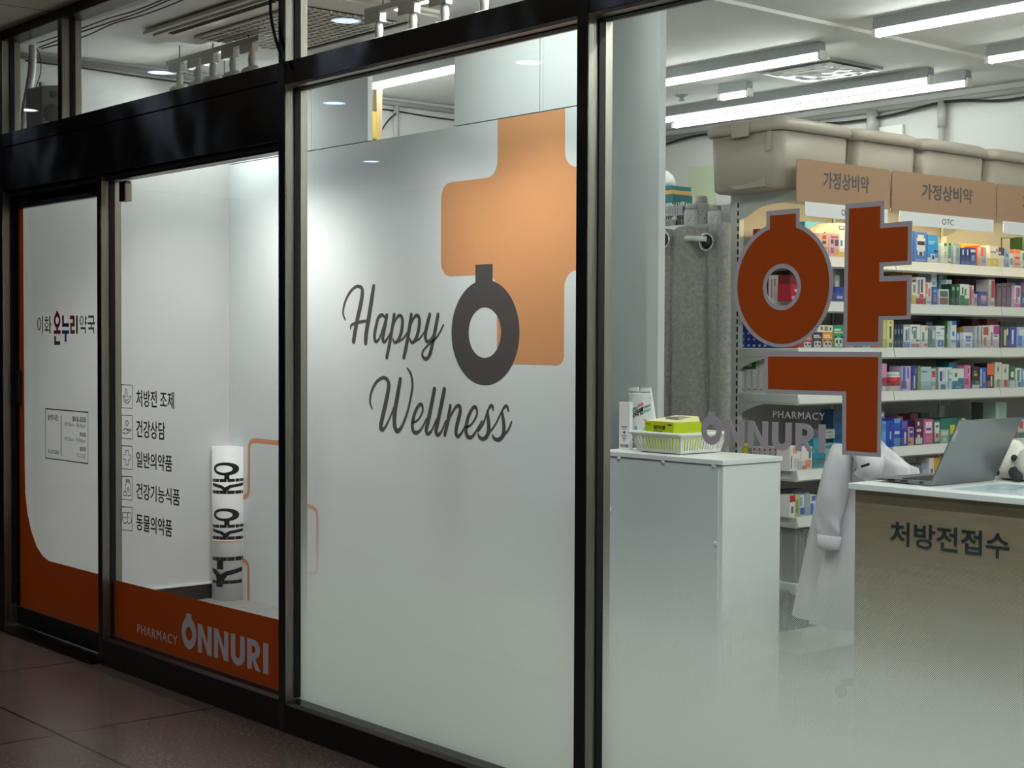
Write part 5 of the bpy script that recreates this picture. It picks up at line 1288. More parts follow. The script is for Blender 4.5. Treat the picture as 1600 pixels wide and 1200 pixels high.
for k in range(3):
    med(1396.6 + 4.9 * k, 1401.2 + 4.9 * k, 507, Z3, 'narrow midnight blue box, ' + ORD[k] + ' of three beside the cream-yellow carton', (26, 44, 74), [(.2, .8, .6, .8, (120, 130, 150)), (.2, .8, .2, .3, (90, 110, 130))], S)
med(1411.5, 1421.5, 510, Z3, 'white box with a blue foot and vertical print', (226, 230, 232), [(0, 1, 0, .28, (110, 160, 200)), (.3, .6, .35, .85, (120, 110, 116)), (.7, .85, .4, .9, (90, 150, 180))], S)
med(1422, 1438, 507, Z3, 'white box with a looping green line', (234, 234, 230), [(.15, .6, .86, .9, (40, 120, 90)), (.56, .62, .35, .9, (40, 120, 90)), (.56, .9, .3, .35, (40, 120, 90)), (.3, .5, .4, .75, (130, 130, 130)), (.1, .9, .05, .2, (200, 140, 150)), (.15, .2, .6, .9, (40, 120, 90))], S)
med(1438.5, 1449.5, 508.5, Z3, 'white box with an orange flag', (230, 232, 228), [(.6, .95, .78, .95, (240, 140, 50)), (.2, .5, .3, .7, (120, 160, 120)), (.5, .9, .1, .2, (200, 110, 80))], S)
med(1446, 1457, 502.5, Z3, 'dark teal box at the back with a blue cap', (24, 90, 92), [(.1, .9, .86, .97, (70, 120, 200)), (.2, .5, .3, .6, (60, 160, 120))], S, dx=.1)
med(1451.5, 1461.5, 513, Z3, 'grey-green box left of the white and blue one', (130, 160, 160), [(.1, .4, .2, .9, (90, 110, 108)), (.5, .9, .5, .9, (206, 214, 214))], S)
med(1462, 1475.5, 509, Z3, 'white box with a blue square near its foot', (230, 234, 236), [(.2, .9, .08, .36, (60, 120, 190)), (.4, .65, .14, .28, (220, 190, 180)), (.1, .5, .66, .72, (110, 130, 160)), (.1, .8, .55, .58, (140, 150, 160)), (.55, .95, .84, .9, (110, 130, 120))], S)
med(1476, 1486, 502, Z3, 'forest green box with a white spot', (40, 92, 50), [(.3, .6, .38, .55, (236, 236, 226)), (.2, .8, .1, .3, (90, 120, 50))], S, dx=.05)
med(1485, 1494, 501.5, Z3, 'tall white pack with a blue cap and blue drop', (226, 232, 238), [(.2, 1, .85, 1, (60, 110, 200)), (.3, .65, .45, .62, (50, 130, 200)), (.1, .9, .2, .3, (150, 170, 200))], S)
med(1494.5, 1504, 519, Z3, 'steel blue wedge pack', (96, 126, 180), [(.3, .9, .05, .35, (80, 80, 150)), (0, .4, .5, .9, (200, 210, 220))], S, dx=.05)
med(1500, 1510.5, 511, Z3, 'mustard box at the back, left half of a pair', (196, 150, 40), [(.1, .9, .7, .95, (160, 120, 40))], S, dx=.1)
med(1511, 1521, 511, Z3, 'orange-cream box at the back beside the mustard one', (226, 170, 90), [(.1, .9, .6, .95, (236, 200, 160))], S, dx=.1)
med(1505, 1519, 519.5, Z3, 'white box with a double blue emblem', (232, 234, 238), [(.25, .5, .6, .78, (50, 110, 170)), (.55, .85, .6, .78, (50, 110, 170)), (.3, .8, .45, .55, (70, 100, 150)), (.25, .75, .1, .3, (160, 180, 210))], S)
med(1522.5, 1528, 509.5, Z3, 'pale grey box with black edge, left of a pair', (196, 198, 204), [(.8, 1, .2, .95, (90, 90, 96))], S)
med(1528.5, 1534, 509.5, Z3, 'pale grey box with black edge, right of a pair', (198, 198, 206), [(.8, 1, .2, .95, (90, 90, 96))], S)
med(1534.5, 1545, 509.5, Z3, 'white box with a brown picture', (226, 218, 210), [(.15, .9, .6, .95, (176, 96, 60)), (.2, .6, .1, .5, (190, 130, 90))], S)
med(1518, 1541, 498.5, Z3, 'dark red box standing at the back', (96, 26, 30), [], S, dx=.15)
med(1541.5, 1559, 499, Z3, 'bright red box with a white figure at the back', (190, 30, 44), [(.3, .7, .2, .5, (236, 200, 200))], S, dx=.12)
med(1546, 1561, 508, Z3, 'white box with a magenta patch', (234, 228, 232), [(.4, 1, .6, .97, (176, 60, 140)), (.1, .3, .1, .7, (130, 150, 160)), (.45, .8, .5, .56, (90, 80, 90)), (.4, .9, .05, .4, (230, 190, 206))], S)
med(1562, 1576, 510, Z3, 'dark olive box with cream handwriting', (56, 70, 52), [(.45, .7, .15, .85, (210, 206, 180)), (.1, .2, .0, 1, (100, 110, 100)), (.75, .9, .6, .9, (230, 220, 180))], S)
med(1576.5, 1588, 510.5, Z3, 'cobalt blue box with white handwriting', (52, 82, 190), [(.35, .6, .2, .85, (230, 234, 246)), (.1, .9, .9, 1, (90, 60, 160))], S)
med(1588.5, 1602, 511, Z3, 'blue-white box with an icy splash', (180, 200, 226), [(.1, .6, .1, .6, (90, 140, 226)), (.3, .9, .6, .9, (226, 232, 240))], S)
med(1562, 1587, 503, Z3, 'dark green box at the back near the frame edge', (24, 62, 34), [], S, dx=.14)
S = 'on the fourth shelf'
for k in range(4):
    zt4 = med_side(1157 + 9.6 * k, 1166.2 + 9.6 * k, 577, Z4, 'plain white carton, ' + ORD[k] + ' of four from the upright', (206, 206, 204), [(.8, .86, .05, .95, (150, 150, 150)), (.2, .7, .12, .16, (110, 110, 110))], S)
med_side(1160, 1181, 559, Z4, 'green box lying on the plain white cartons', (40, 120, 50), [(.3, .7, .2, .8, (190, 210, 180))], S, on=zt4 - Z4 + .0006)
med_side(1181.5, 1195, 562, Z4, 'white box lying on the plain white cartons', (206, 206, 210), [(.1, .4, .2, .8, (160, 190, 120))], S, on=zt4 - Z4 + .0006)
med(1378.5, 1386, 568, Z4, 'pink box with a spotted foot beside the syllable film', (226, 150, 190), [(.0, 1, .2, .5, (160, 50, 80)), (.1, .8, .0, .2, (236, 226, 230))], S)
t = thing('pill_jar', 'red-labelled white jar on the fourth shelf', 'jar', (XF - .06, on_x(1393, 560, XF - .06).y, Z4), 'medicine boxes on the fourth shelf')
yc = on_x(1393, 560, XF - .06).y; jr = abs(on_x(1401, 560, XF - .06).y - on_x(1385, 560, XF - .06).y) / 2; jt = on_x(1393, 582, XF - .06).z
b = MB(); b.lathe([(jr * .9, .0), (jr, .006), (jr, (jt - Z4) * .8), (jr * .8, (jt - Z4) * .86)], (XF - .06, yc, Z4), M_PLAS, 24); build('jar_body', b, t)
b = MB(); b.lathe([(jr + .0006, (jt - Z4) * .3), (jr + .0006, (jt - Z4) * .76)], (XF - .06, yc, Z4), cm((190, 40, 54)), 24); build('label_band', b, t)
b = MB(); b.lathe([(jr * .92, (jt - Z4) * .84), (jr * .92, (jt - Z4)), (jr * .85, (jt - Z4) + .002)], (XF - .06, yc, Z4), M_PLAS, 24); build('jar_lid', b, t)
for k in range(3):
    med(1387 + 7.4 * k, 1394 + 7.4 * k, 571 + .5 * k, Z4, 'dusky mauve slim box, ' + ORD[k] + ' of three behind the jar', (118, 98, 124), [(.0, .1, 0, 1, (80, 66, 90))], S, dx=.13)
med(1409.5, 1423.5, 572, Z4, 'lilac box with a blue stripe and syringe picture', (216, 190, 226), [(.1, .4, .4, .97, (60, 110, 200)), (.6, .8, .5, .95, (110, 100, 190)), (.0, .5, .1, .4, (90, 80, 160)), (.5, .7, .2, .5, (236, 210, 190))], S)
med(1424, 1434, 571, Z4, 'indigo box with white script', (44, 56, 130), [(.4, .65, .1, .6, (190, 200, 230)), (.5, .9, .65, .9, (80, 110, 190))], S)
med(1434.5, 1438.5, 571.5, Z4, 'thin lime-green box beside the indigo one', (140, 160, 60), [], S)
med(1439, 1455.5, 573, Z4, 'plain pale aqua box', (176, 204, 212), [(.1, .6, .76, .82, (90, 110, 120)), (.0, 1, .0, .22, (160, 190, 200))], S)
med(1456, 1462.5, 576, Z4, 'red-topped white tube carton', (214, 206, 204), [(.1, .9, .6, .9, (180, 70, 80)), (.1, .9, .2, .4, (160, 170, 160))], S)
med(1463, 1466.5, 575, Z4, 'thin grey-green carton left of the navy-windowed one', (110, 136, 116), [], S)
med(1467, 1478, 574.5, Z4, 'white carton with a tall navy window', (226, 230, 234), [(.15, .5, .4, .85, (50, 70, 150)), (.3, .95, .04, .26, (60, 120, 170)), (.6, .9, .5, .9, (190, 200, 210))], S)
med(1478.5, 1488, 574, Z4, 'white carton with curling aqua lines', (222, 230, 230), [(.3, .5, .1, .9, (120, 170, 176)), (.5, .9, .4, .5, (90, 160, 170)), (.5, .9, .7, .76, (120, 170, 176))], S)
med(1483, 1497, 566.5, Z4, 'turquoise squeeze pack at the back', (40, 150, 180), [(.3, .9, .5, .7, (220, 236, 240))], S, dx=.08)
med(1488.5, 1506.5, 576, Z4, 'white carton with a slanting turquoise foot', (226, 232, 230), [(0, 1, 0, .42, (30, 130, 160)), (.5, 1, .42, .55, (30, 130, 160)), (.2, .4, .6, .8, (60, 130, 110)), (.3, .7, .1, .14, (200, 220, 226))], S)
med(1507, 1517, 571, Z4, 'bubblegum pink carton with a darker heart', (226, 130, 180), [(.1, .7, .2, .45, (170, 50, 110)), (.5, .9, .6, .95, (236, 180, 210)), (.55, .75, .66, .9, (110, 60, 110))], S)
med(1519, 1531, 573, Z4, 'black carton with a yellow square', (30, 34, 40), [(.25, .7, .58, .7, (190, 170, 60)), (.2, .6, .75, .8, (170, 170, 170)), (0, 1, 0, .2, (216, 216, 216)), (.5, .9, .24, .34, (120, 120, 120))], S)
med(1532, 1542, 574.5, Z4, 'blue carton with an ivory edge', (44, 90, 186), [(0, .25, .1, .95, (206, 216, 220)), (.5, .7, .3, .8, (150, 180, 226))], S)
med(1542.5, 1553.5, 568, Z4, 'black pack with an orange hanger top', (44, 36, 44), [(0, 1, .55, 1, (240, 110, 50)), (.55, .75, .1, .5, (220, 220, 220)), (.1, .4, .1, .3, (200, 60, 60))], S)
for k in range(2):
    med(1555 + 11.2 * k, 1565.5 + 11.2 * k, 566 + 3 * k, Z4, ('left' if k == 0 else 'right') + ' one of two cream packs with a green leaf', (222, 216, 204), [(.3, .7, .55, .9, (200, 206, 196)), (.35, .55, .65, .8, (70, 110, 70)), (.3, .8, .05, .35, (190, 70, 70) if k else (150, 160, 130))], S)
med(1577.5, 1586, 572.5, Z4, 'green pack with a white pearl', (50, 110, 70), [(.3, .8, .5, .75, (230, 236, 230)), (0, 1, 0, .35, (226, 226, 230))], S)
med(1588, 1596, 575, Z4, 'white box with a green window near the frame edge', (230, 230, 222), [(.2, .7, .35, .9, (90, 140, 110)), (.4, .9, .02, .3, (70, 130, 190))], S)
med(1596.5, 1608, 576, Z4, 'sky blue box at the frame edge', (120, 170, 220), [(.2, .6, .4, .9, (226, 230, 240))], S)
S = 'on the fifth shelf'
z5a, z5b = .923, 1.0
YBX = on_y(1164, 700, YE + .06).x; yc = YE + .06
t = thing('yellow_bottle', 'squat yellow bottle beside the slotted upright behind the brand letters', 'bottle', (YBX, yc, z5a))
b = MB(); b.lathe([(.03, 0), (.032, .004), (.032, .05), (.014, .066), (.014, .085)], (YBX, yc, z5a), cm((216, 196, 30)), 20); build('bottle_body', b, t)
b = MB(); b.lathe([(.016, .084), (.016, .105), (.0, .106)], (YBX, yc, z5a), cm((226, 206, 40)), 16); build('bottle_cap', b, t)
b = MB(); b.box(YBX - .004, YBX + .018, yc - .0335, yc - .031, z5a + .012, z5a + .04, cm((150, 40, 30))); build('bottle_label', b, t)
for k in range(7):
    med_side(1176 + 8.3 * k, 1183.8 + 8.3 * k, 698 + .2 * k, z5a, 'red-ticked white carton, ' + ORD[k] + ' of seven from the upright', (206, 204, 206), [(.3, .7, .82, .93, (200, 60, 60)), (.44, .56, .1, .75, (120, 120, 130))], S)
med(1235.5, 1252.5, 697, z5a, 'white carton with a coral hand picture, front left', (226, 224, 222), [(.3, .65, .7, .95, (236, 150, 110)), (.1, .2, .1, .6, (90, 120, 110)), (.4, .9, .1, .5, (196, 196, 200))], S)
med(1253, 1270.5, 698, z5a, 'white carton with a coral foot picture, front right', (226, 222, 222), [(.4, .9, .1, .45, (236, 150, 110)), (.1, .5, .05, .2, (226, 110, 90)), (.7, .9, .5, .85, (110, 110, 120))], S)
med(1271.5, 1290, 683, z5a, 'teal blue carton behind the big letter I', (30, 130, 150), [(.1, .9, .6, .9, (50, 150, 170)), (.3, .9, .1, .3, (20, 100, 120))], S, dx=.08)
med(1291, 1316, 693, z5a, 'pale aqua carton with faint print by the white coat', (140, 170, 170), [(.1, .9, .5, .55, (110, 150, 150)), (0, 1, .8, .95, (30, 120, 140)), (.1, .6, 0, .2, (20, 90, 110))], S, dx=.09)
med(1292, 1306, 671, z5a, 'pale grey printed carton stacked at the back', (178, 182, 176), [(.1, .6, .6, .8, (120, 124, 120)), (.1, .8, .2, .4, (150, 154, 150))], S, dx=.12, zb=685)
med(1303, 1317, 640, z5a, 'deep blue carton standing tall by the shelf post', (30, 90, 140), [(.1, .9, .75, .85, (20, 70, 110)), (.1, .9, .45, .55, (20, 70, 110))], S, dx=.15)
med(1379.5, 1386, 658, z5b, 'light blue carton by the syllable film', (90, 160, 220), [(.1, .9, .6, .9, (60, 130, 200))], S)
med(1376, 1383, 643, z5b, 'pale carton with two small grey frames by the syllable film', (150, 170, 200), [(.2, .8, .86, .95, (226, 230, 236)), (.2, .8, .7, .8, (226, 230, 236))], S, dx=.1)
med(1386.5, 1397, 657.5, z5b, 'bright blue carton with a darker tube', (36, 80, 190), [(.4, .8, .1, .95, (26, 56, 150)), (.5, .7, .3, .6, (180, 200, 236))], S)
med(1397.5, 1408.5, 654, z5b, 'blue carton stack with a sky-blue foot', (40, 84, 186), [(.1, .9, .0, .3, (70, 150, 220)), (.15, .85, .45, .55, (200, 216, 236)), (.05, .95, .85, 1, (90, 160, 220))], S)
med(1409, 1420, 657, z5b, 'indigo carton with white script and a pink swirl', (40, 54, 150), [(.5, .72, .1, .55, (220, 226, 240)), (.1, .8, .7, .95, (110, 90, 180))], S)
med(1420.5, 1429.5, 667.5, z5b, 'peach carton with blue corners', (236, 150, 120), [(.2, .9, .45, .97, (44, 70, 160)), (.25, .8, .7, .8, (190, 206, 236)), (.0, .5, .15, .25, (60, 60, 140))], S)
med(1404, 1412, 651, z5b, 'salmon carton at the back', (196, 120, 116), [], S, dx=.12)
med(1431, 1444, 657, z5b, 'maroon carton with a white bottle shape', (84, 30, 70), [(.1, .9, .05, .3, (226, 220, 226)), (.3, .6, .3, .42, (226, 220, 226)), (.2, .7, .55, .65, (206, 190, 206)), (.3, .5, .8, .95, (220, 214, 220))], S)
med(1444.5, 1459.5, 655, z5b, 'rose pink carton with a white oval', (206, 90, 140), [(.2, .85, .45, .9, (236, 220, 230)), (.25, .8, .56, .66, (70, 80, 160)), (.2, .8, .1, .35, (226, 130, 160))], S)
med(1460, 1470.5, 657, z5b, 'green carton with a white oval and red circle', (36, 120, 100), [(.15, .85, .5, .92, (230, 236, 230)), (.2, .85, .12, .55, (236, 200, 206)), (.3, .75, .25, .45, (210, 70, 80)), (.3, .7, .7, .8, (40, 110, 70))], S)
med(1471, 1484, 671.5, z5b, 'pale jade carton beside the laptop screen', (150, 186, 170), [(.1, .9, .6, .9, (190, 214, 200)), (.3, .7, .1, .4, (220, 230, 226))], S)
med(1471, 1496, 653, z5b, 'sea green carton at the back beside the laptop', (30, 120, 110), [(.6, .9, .3, .7, (220, 200, 60))], S, dx=.1)
med(1424, 1435, 646.5, z5b, 'dusty pink carton standing at the back', (170, 90, 110), [], S, dx=.2)
med(1440, 1453, 645, z5b, 'sea green carton standing far back', (50, 110, 100), [], S, dx=.22)
med(1496, 1511, 652, z5b, 'dark turquoise carton with a yellow mark, behind the laptop screen', (20, 100, 100), [(.5, .9, .6, .95, (210, 200, 60))], S, dx=.1)
med(1538, 1556, 629, z5b, 'dull green carton above the laptop screen', (96, 118, 110), [(.9, 1, 0, 1, (70, 90, 84))], S, dx=.2)
med(1556.5, 1574, 628.5, z5b, 'pale aqua carton above the laptop screen', (170, 200, 190), [(.1, .3, .1, .9, (190, 214, 206))], S, dx=.12)
med(1586, 1592, 661, z5b, 'brick red carton right of the laptop screen', (160, 70, 60), [(.2, .8, .5, .8, (226, 190, 180))], S)
med(1592.5, 1602, 655, z5b, 'white carton with a teal foot at the frame edge', (220, 222, 216), [(0, 1, 0, .3, (40, 130, 140)), (.2, .8, .5, .9, (190, 90, 80))], S)
S = 'on the sixth shelf'
z6a, z6b = .712, .75
for k in range(4):
    med_side(1211 + 6.2 * k, 1216.8 + 6.2 * k, 774, z6a, 'slim grey-white carton, ' + ORD[k] + ' of four beside the white cabinet', (190, 192, 200), [(.3, .6, .1, .9, (130, 130, 140))], S)
med(1236, 1244.5, 774, z6a, 'white carton with a red top band', (226, 224, 224), [(0, 1, .7, 1, (180, 40, 50)), (.3, .7, .2, .5, (110, 110, 110))], S)
med(1245, 1250, 773, z6a, 'thin yellow-green carton', (190, 200, 130), [(.3, .7, .2, .8, (110, 140, 70))], S)
med(1251, 1259, 773, z6a, 'white carton with a blue wedge', (210, 218, 226), [(.2, 1, .1, .4, (40, 90, 190)), (.1, .6, .5, .9, (150, 160, 170))], S)
med(1260, 1267.5, 770, z6a, 'clear-looking pale carton', (170, 180, 190), [], S, dx=.06)
med(1268.5, 1277, 773, z6a, 'blue and white carton nearest the coat sleeve', (220, 226, 232), [(0, .6, .05, .6, (40, 120, 210)), (.2, .9, .7, .95, (90, 110, 150))], S)
med(1212, 1262, 766, z6a, 'long dark blue carton lying at the back', (70, 80, 110), [], S, dx=.14)
med(1404.5, 1408, 714, z6b, 'thin white carton with a red spine, by the coat', (226, 222, 222), [], S)
med(1408.5, 1414, 713, z6b, 'red and white striped carton by the coat', (226, 214, 214), [(.3, .7, .05, .95, (190, 40, 50))], S)
med(1416, 1430, 726, z6b, 'grey glassy carton low behind the laptop', (120, 116, 118), [(.1, .9, .5, .9, (150, 110, 110))], S, dx=.05)
med(1431, 1441, 727, z6b, 'grey-pink carton low behind the laptop', (130, 110, 114), [(.1, .9, .5, .9, (160, 60, 80))], S, dx=.05)
med(1442, 1452, 724, z6b, 'pale blue carton low behind the laptop', (140, 160, 190), [(.2, .8, .4, .8, (190, 200, 220))], S, dx=.05)
med(1453.5, 1462, 715, z6b, 'white carton with a red foot, behind the laptop hinge', (226, 218, 214), [(0, 1, .1, .35, (190, 60, 60)), (.3, .7, .5, .7, (90, 90, 90))], S)
med(1462.5, 1472, 714.5, z6b, 'golden yellow carton behind the laptop hinge', (206, 160, 40), [(.2, .8, .5, .7, (236, 200, 100))], S)
med(1586, 1604, 704, z6b, 'white carton with red lettering beyond the laptop', (196, 196, 196), [(.3, .9, .55, .75, (170, 80, 90))], S)
S = 'on the seventh shelf'
z7 = .412
for k in range(3):
    med_side(1209 + 9 * k, 1217.6 + 9 * k, 824, z7, 'upright grey carton behind the frosted dots, ' + ORD[k] + ' of three', (150, 156, 158), [(.4, .6, .1, .9, (110, 112, 112))], S)
for k in range(3):
    med(1245 + 11 * k, 1255.6 + 11 * k, 826, z7, 'grey-white carton nearer the coat sleeve, ' + ORD[k] + ' of three', (128, 132, 130), [(.4, .6, .1, .9, (90, 92, 92))], S)
S = 'on the bottom shelf'
for k, c in enumerate(((20, 24, 40), (24, 26, 30), (30, 30, 34))):
    med(1212 + 27 * k, 1238 + 27 * k, 925, .2, 'big dark carton behind the frosted dots, ' + ORD[k] + ' of three', c, [(.1, .9, .2, .5, (40, 50, 80))], S, dx=.03, depth=.25)

# ------------------------------------------------------------------ bottles and jars on the far-side shelf
def bottle(px, pyt, pyb, w, label, capk=.8, shoulder=True, dy=.06):
    Y = YE + dy
    pz = on_y(px, pyb, Y); top = on_y(px, pyt, Y).z; r = abs(on_y(px + w / 2, pyb, Y).x - on_y(px - w / 2, pyb, Y).x) / 2
    z0 = 2.0525; h = top - z0
    t = thing('pill_bottle', label, 'bottle', (pz.x, Y, z0), 'white bottles above the curtain')
    m = mat('bottle_white', (206, 208, 206), .4)
    b = MB(); b.lathe([(r * .95, 0), (r, .004), (r, h * .68), (r * .85, h * .76), (r * capk * .8, h * .8)], (pz.x, Y, z0), m, 24); build('bottle_body', b, t)
    b = MB(); b.lathe([(r * capk, h * .79), (r * capk, h * .98), (r * capk * .92, h)], (pz.x, Y, z0), m, 24); build('bottle_cap', b, t)
    b = MB()
    for k in range(5):
        a = math.atan2(-Y, -pz.x) + (-.3 + .2 * k); R = r + .0008
        b.box(pz.x + math.cos(a) * R - .004, pz.x + math.cos(a) * R + .004, Y + math.sin(a) * R - .001, Y + math.sin(a) * R + .001, z0 + h * (.3 + .1 * (k % 3)), z0 + h * (.34 + .1 * (k % 3)), M_INKLT)
    build('bottle_label', b, t)
bottle(1080, 319, 343, 17, 'short square-shouldered white bottle at the outer end above the curtain', .8)
bottle(1096, 306.5, 342, 22, 'tallest white pill bottle above the curtain', .64, dy=.12)
bottle(1117, 322, 341, 17, 'small white jar beside the tallest bottle', .85, dy=.04)
b = MB(); q = on_y(1116, 310, YE + .16); q2 = on_y(1137, 340, YE + .16)
b.box(q.x, XB - .062, YE + .13, YE + .19, 2.0525, 2.12, M_PLAS); tag(build('carton', b, bevel=.001), 'plain white carton at the foot of the stack behind the small white jar', 'box')
b = MB(); b.box(q.x + .01, XB - .064, YE + .13, YE + .19, 2.1205, 2.165, M_PAPERW); b.box(q.x + .03, q.x + .07, YE + .1294, YE + .13, 2.14, 2.146, M_INKLT)
tag(build('carton', b, bevel=.001), 'white carton stacked topmost behind the small white jar', 'box')
# pale green board on the back wall
q0 = on_y(1076, 262, 8.09); q1 = on_y(1118, 340, 8.09)
b = MB(); b.box(q0.x, q1.x, 8.088, 8.1, q1.z, q0.z, mat('pale_green_board', (196, 206, 176), .6)); tag(build('notice_board', b), 'pale green sheet on the back wall behind the white bottles', 'notice board')
# tall rack deeper in with wire baskets and parcels
rk = thing('tall_cabinet', 'pale tall cabinet behind the curtain carrying the wire baskets', 'cabinet', (-6.5, 6.7, 0))
zr = on_y(1050, 352, 6.5).z
b = MB(); b.box(-6.75, -6.02, 6.48, 6.85, 0, zr - .004, M_GOND); build('cabinet_body', b, rk)
M_WIRE = mat('grey_wire_basket', (168, 170, 168), .45)
def wbasket(pyt, pyb, px1, label):
    Y = 6.5; a = on_y(1020, pyt, Y); c = on_y(px1, pyb, Y); x0 = -6.55; x1 = c.x; z1 = on_y(1050, pyt, Y).z; z0 = on_y(1050, pyb, Y).z
    t = thing('wire_basket', label, 'basket', ((x0 + x1) / 2, Y + .12, z0), 'stacked wire baskets')
    b = MB(); b.box(x0, x1, Y, Y + .26, z0, z0 + .006, M_WIRE); build('basket_floor', b, t)
    b = MB(); n = 22
    for k in range(n + 1):
        x = x0 + (x1 - x0) * k / n; b.box(x - .002, x + .002, Y - .002, Y + .002, z0, z1, M_WIRE)
    k = z0
    while k < z1 - .02: b.box(x0, x1, Y - .0025, Y + .0025, k, k + .004, M_WIRE); k += .012
    for k in range(12):
        y = Y + .26 * k / 11; b.box(x1 - .002, x1 + .002, y - .002, y + .002, z0, z1, M_WIRE)
    b.box(x0, x1, Y + .255, Y + .26, z0, z1 - .01, M_WIRE); build('wire_sides', b, t)
    b = MB(); b.prism([(x0, z1), (x1 - .10, z1), (x1 - .085, z1 - .018), (x1 - .03, z1 - .018), (x1 - .015, z1), (x1 + .006, z1), (x1 + .006, z1 - .022), (x0, z1 - .022)], lambda u, v, d: (u, d, v), Y - .008, Y + .004, M_WIRE); b.box(x0, x1 + .006, Y + .25, Y + .268, z1 - .02, z1, M_WIRE); build('basket_rim', b, t)
    return z0, z1, x0, x1
zb0, zb1, bx0, bx1 = wbasket(338, 357, 1056, 'lower wire basket right above the curtain hem ring')
zb0, zb1, bx0, bx1 = wbasket(317, 337, 1068, 'upper wire basket under the dark teal parcels')
zc = zb1 + .001
for k, (y0, y1, c, lab) in enumerate(((317, 304, (24, 92, 96), 'dark teal parcel resting on the upper wire basket'), (303.8, 297, (190, 148, 84), 'flat tan parcel between the two teal parcels'), (296.8, 290, (30, 104, 104), 'thin teal parcel topmost of the pile'))):
    z1 = on_y(1045, y1, 6.55).z
    b = MB(); b.box(-6.5, on_y(1051 - k, 300, 6.55).x, 6.55, 6.72, zc, z1, cm(c)); tag(build('parcel', b, bevel=.002), lab, 'parcel', 'parcels on the wire baskets'); zc = z1 + .0008
b = MB(); b.lathe([(.06, 0), (.07, .03), (.055, .07), (.02, .1), (.0, .105)], (on_y(1036, 285, 6.6).x - .02, 6.63, zc), M_PLAS, 16); tag(build('plastic_bag', b), 'crumpled white plastic bag topping the teal parcels', 'bag')

# ================================================================== RECEPTION COUNTER
HR = 1.0
rcx = thing('reception_counter', 'olive wood counter with a white top and dark Hangul lettering', 'counter', (-2.4, 4.8, 0))
b = MB(); b.box(-3.362, -1.4, 4.47, 5.12, 0.0, HR - .024, M_WOOD); build('body', b, rcx, bevel=.001)
b = MB(); b.box(-3.379, -1.38, 4.45, 5.145, HR - .022, HR, M_WHITE); build('worktop', b, rcx, bevel=.002)
b = MB(); Yc = 4.469
q0 = on_y(1391, 815, Yc); q1 = on_y(1577, 869, Yc); zt = (on_y(1391, 813, Yc).z + on_y(1560, 832, Yc).z) / 2; zb = (on_y(1391, 850, Yc).z + on_y(1560, 873, Yc).z) / 2
text_on_y(b, '처방전접수', q0.x, q1.x, zb, zt, Yc, mat('teal_black_ink', (22, 36, 42), .5), .001, .016); build('counter_lettering', b, rcx)
# laptop
lp = thing('laptop', 'open grey laptop turned away on the reception counter', 'laptop', (-3.25, 4.8, HR))
h0 = on_z(1456, 759.5, HR + .002); h1 = on_z(1556, 750, HR + .002)
hd_ = (h1 - h0); Wd = hd_.length; hd_.normalize(); hd_.z = 0; hd_.normalize(); nn = Vector((-hd_.y, hd_.x, 0))
f0 = on_z(1362.5, 745, HR + .004); dep = (f0 - h0).length
fd = (f0 - h0); fd.z = 0; fd.normalize(); fd = nn if nn.dot(fd) > 0 else -nn
dep = .245
def lpt(a, c, z): return h0 + hd_ * (a * Wd) + fd * (c * dep) + Vector((0, 0, z))
b = MB(); b.hexa([lpt(.01, .02, .0), lpt(.99, .02, .0), lpt(.97, .97, .004), lpt(.03, .97, .004), lpt(0, 0, .016), lpt(1, 0, .016), lpt(1, 1, .013), lpt(0, 1, .013)], M_LAPTOP); build('base', b, lp, bevel=.001)
b = MB()
for i in range(5):
    for j in range(13):
        a0 = .06 + j * .068; c0 = .12 + i * .095
        b.hexa([lpt(a0, c0, .0162), lpt(a0 + .058, c0, .0162), lpt(a0 + .058, c0 + .08, .0155), lpt(a0, c0 + .08, .0155), lpt(a0, c0, .0178), lpt(a0 + .058, c0, .0178), lpt(a0 + .058, c0 + .08, .0172), lpt(a0, c0 + .08, .0172)], M_KEYS)
build('keyboard', b, lp)
b = MB(); b.hexa([lpt(.32, .66, .0142), lpt(.68, .66, .0142), lpt(.68, .95, .0132), lpt(.32, .95, .0132), lpt(.32, .66, .0155), lpt(.68, .66, .0155), lpt(.68, .95, .0142), lpt(.32, .95, .0142)], mat('touchpad_grey', (110, 114, 118), .3, .4)); build('touchpad', b, lp)
# ports on the side that faces the window
b = MB()
for c0, c1 in ((.16, .21), (.42, .54), (.64, .76)): b.hexa([lpt(-.003, c0, .006), lpt(.004, c0, .006), lpt(.004, c1, .006), lpt(-.003, c1, .006), lpt(-.003, c0, .011), lpt(.004, c0, .011), lpt(.004, c1, .011), lpt(-.003, c1, .011)], M_DARKHOLE)
build('ports', b, lp)
t0 = on_y(1498, 657, h0.y + .0); t0v = (t0 - h0)
up = Vector((0, 0, 1)) * t0.z
lean = fd * -(.105)
def spt(a, v, d=0): return h0 + hd_ * (a * Wd) + Vector((0, 0, .012)) + (Vector((0, 0, t0.z - h0.z - .012)) - fd * .108) * v + fd * d
b = MB(); b.hexa([spt(0, 0, 0), spt(1, 0, 0), spt(1, 0, .006), spt(0, 0, .006), spt(0, 1, 0), spt(1, 1, 0), spt(1, 1, .005), spt(0, 1, .005)], M_LAPTOP); build('screen_lid', b, lp, bevel=.0015)
b = MB(); b.hexa([spt(.02, .03, .0062), spt(.98, .03, .0062), spt(.98, .03, .0068), spt(.02, .03, .0068), spt(.02, .97, .0052), spt(.98, .97, .0052), spt(.98, .97, .0058), spt(.02, .97, .0058)], mat('screen_black', (8, 8, 10), .15)); build('display', b, lp)
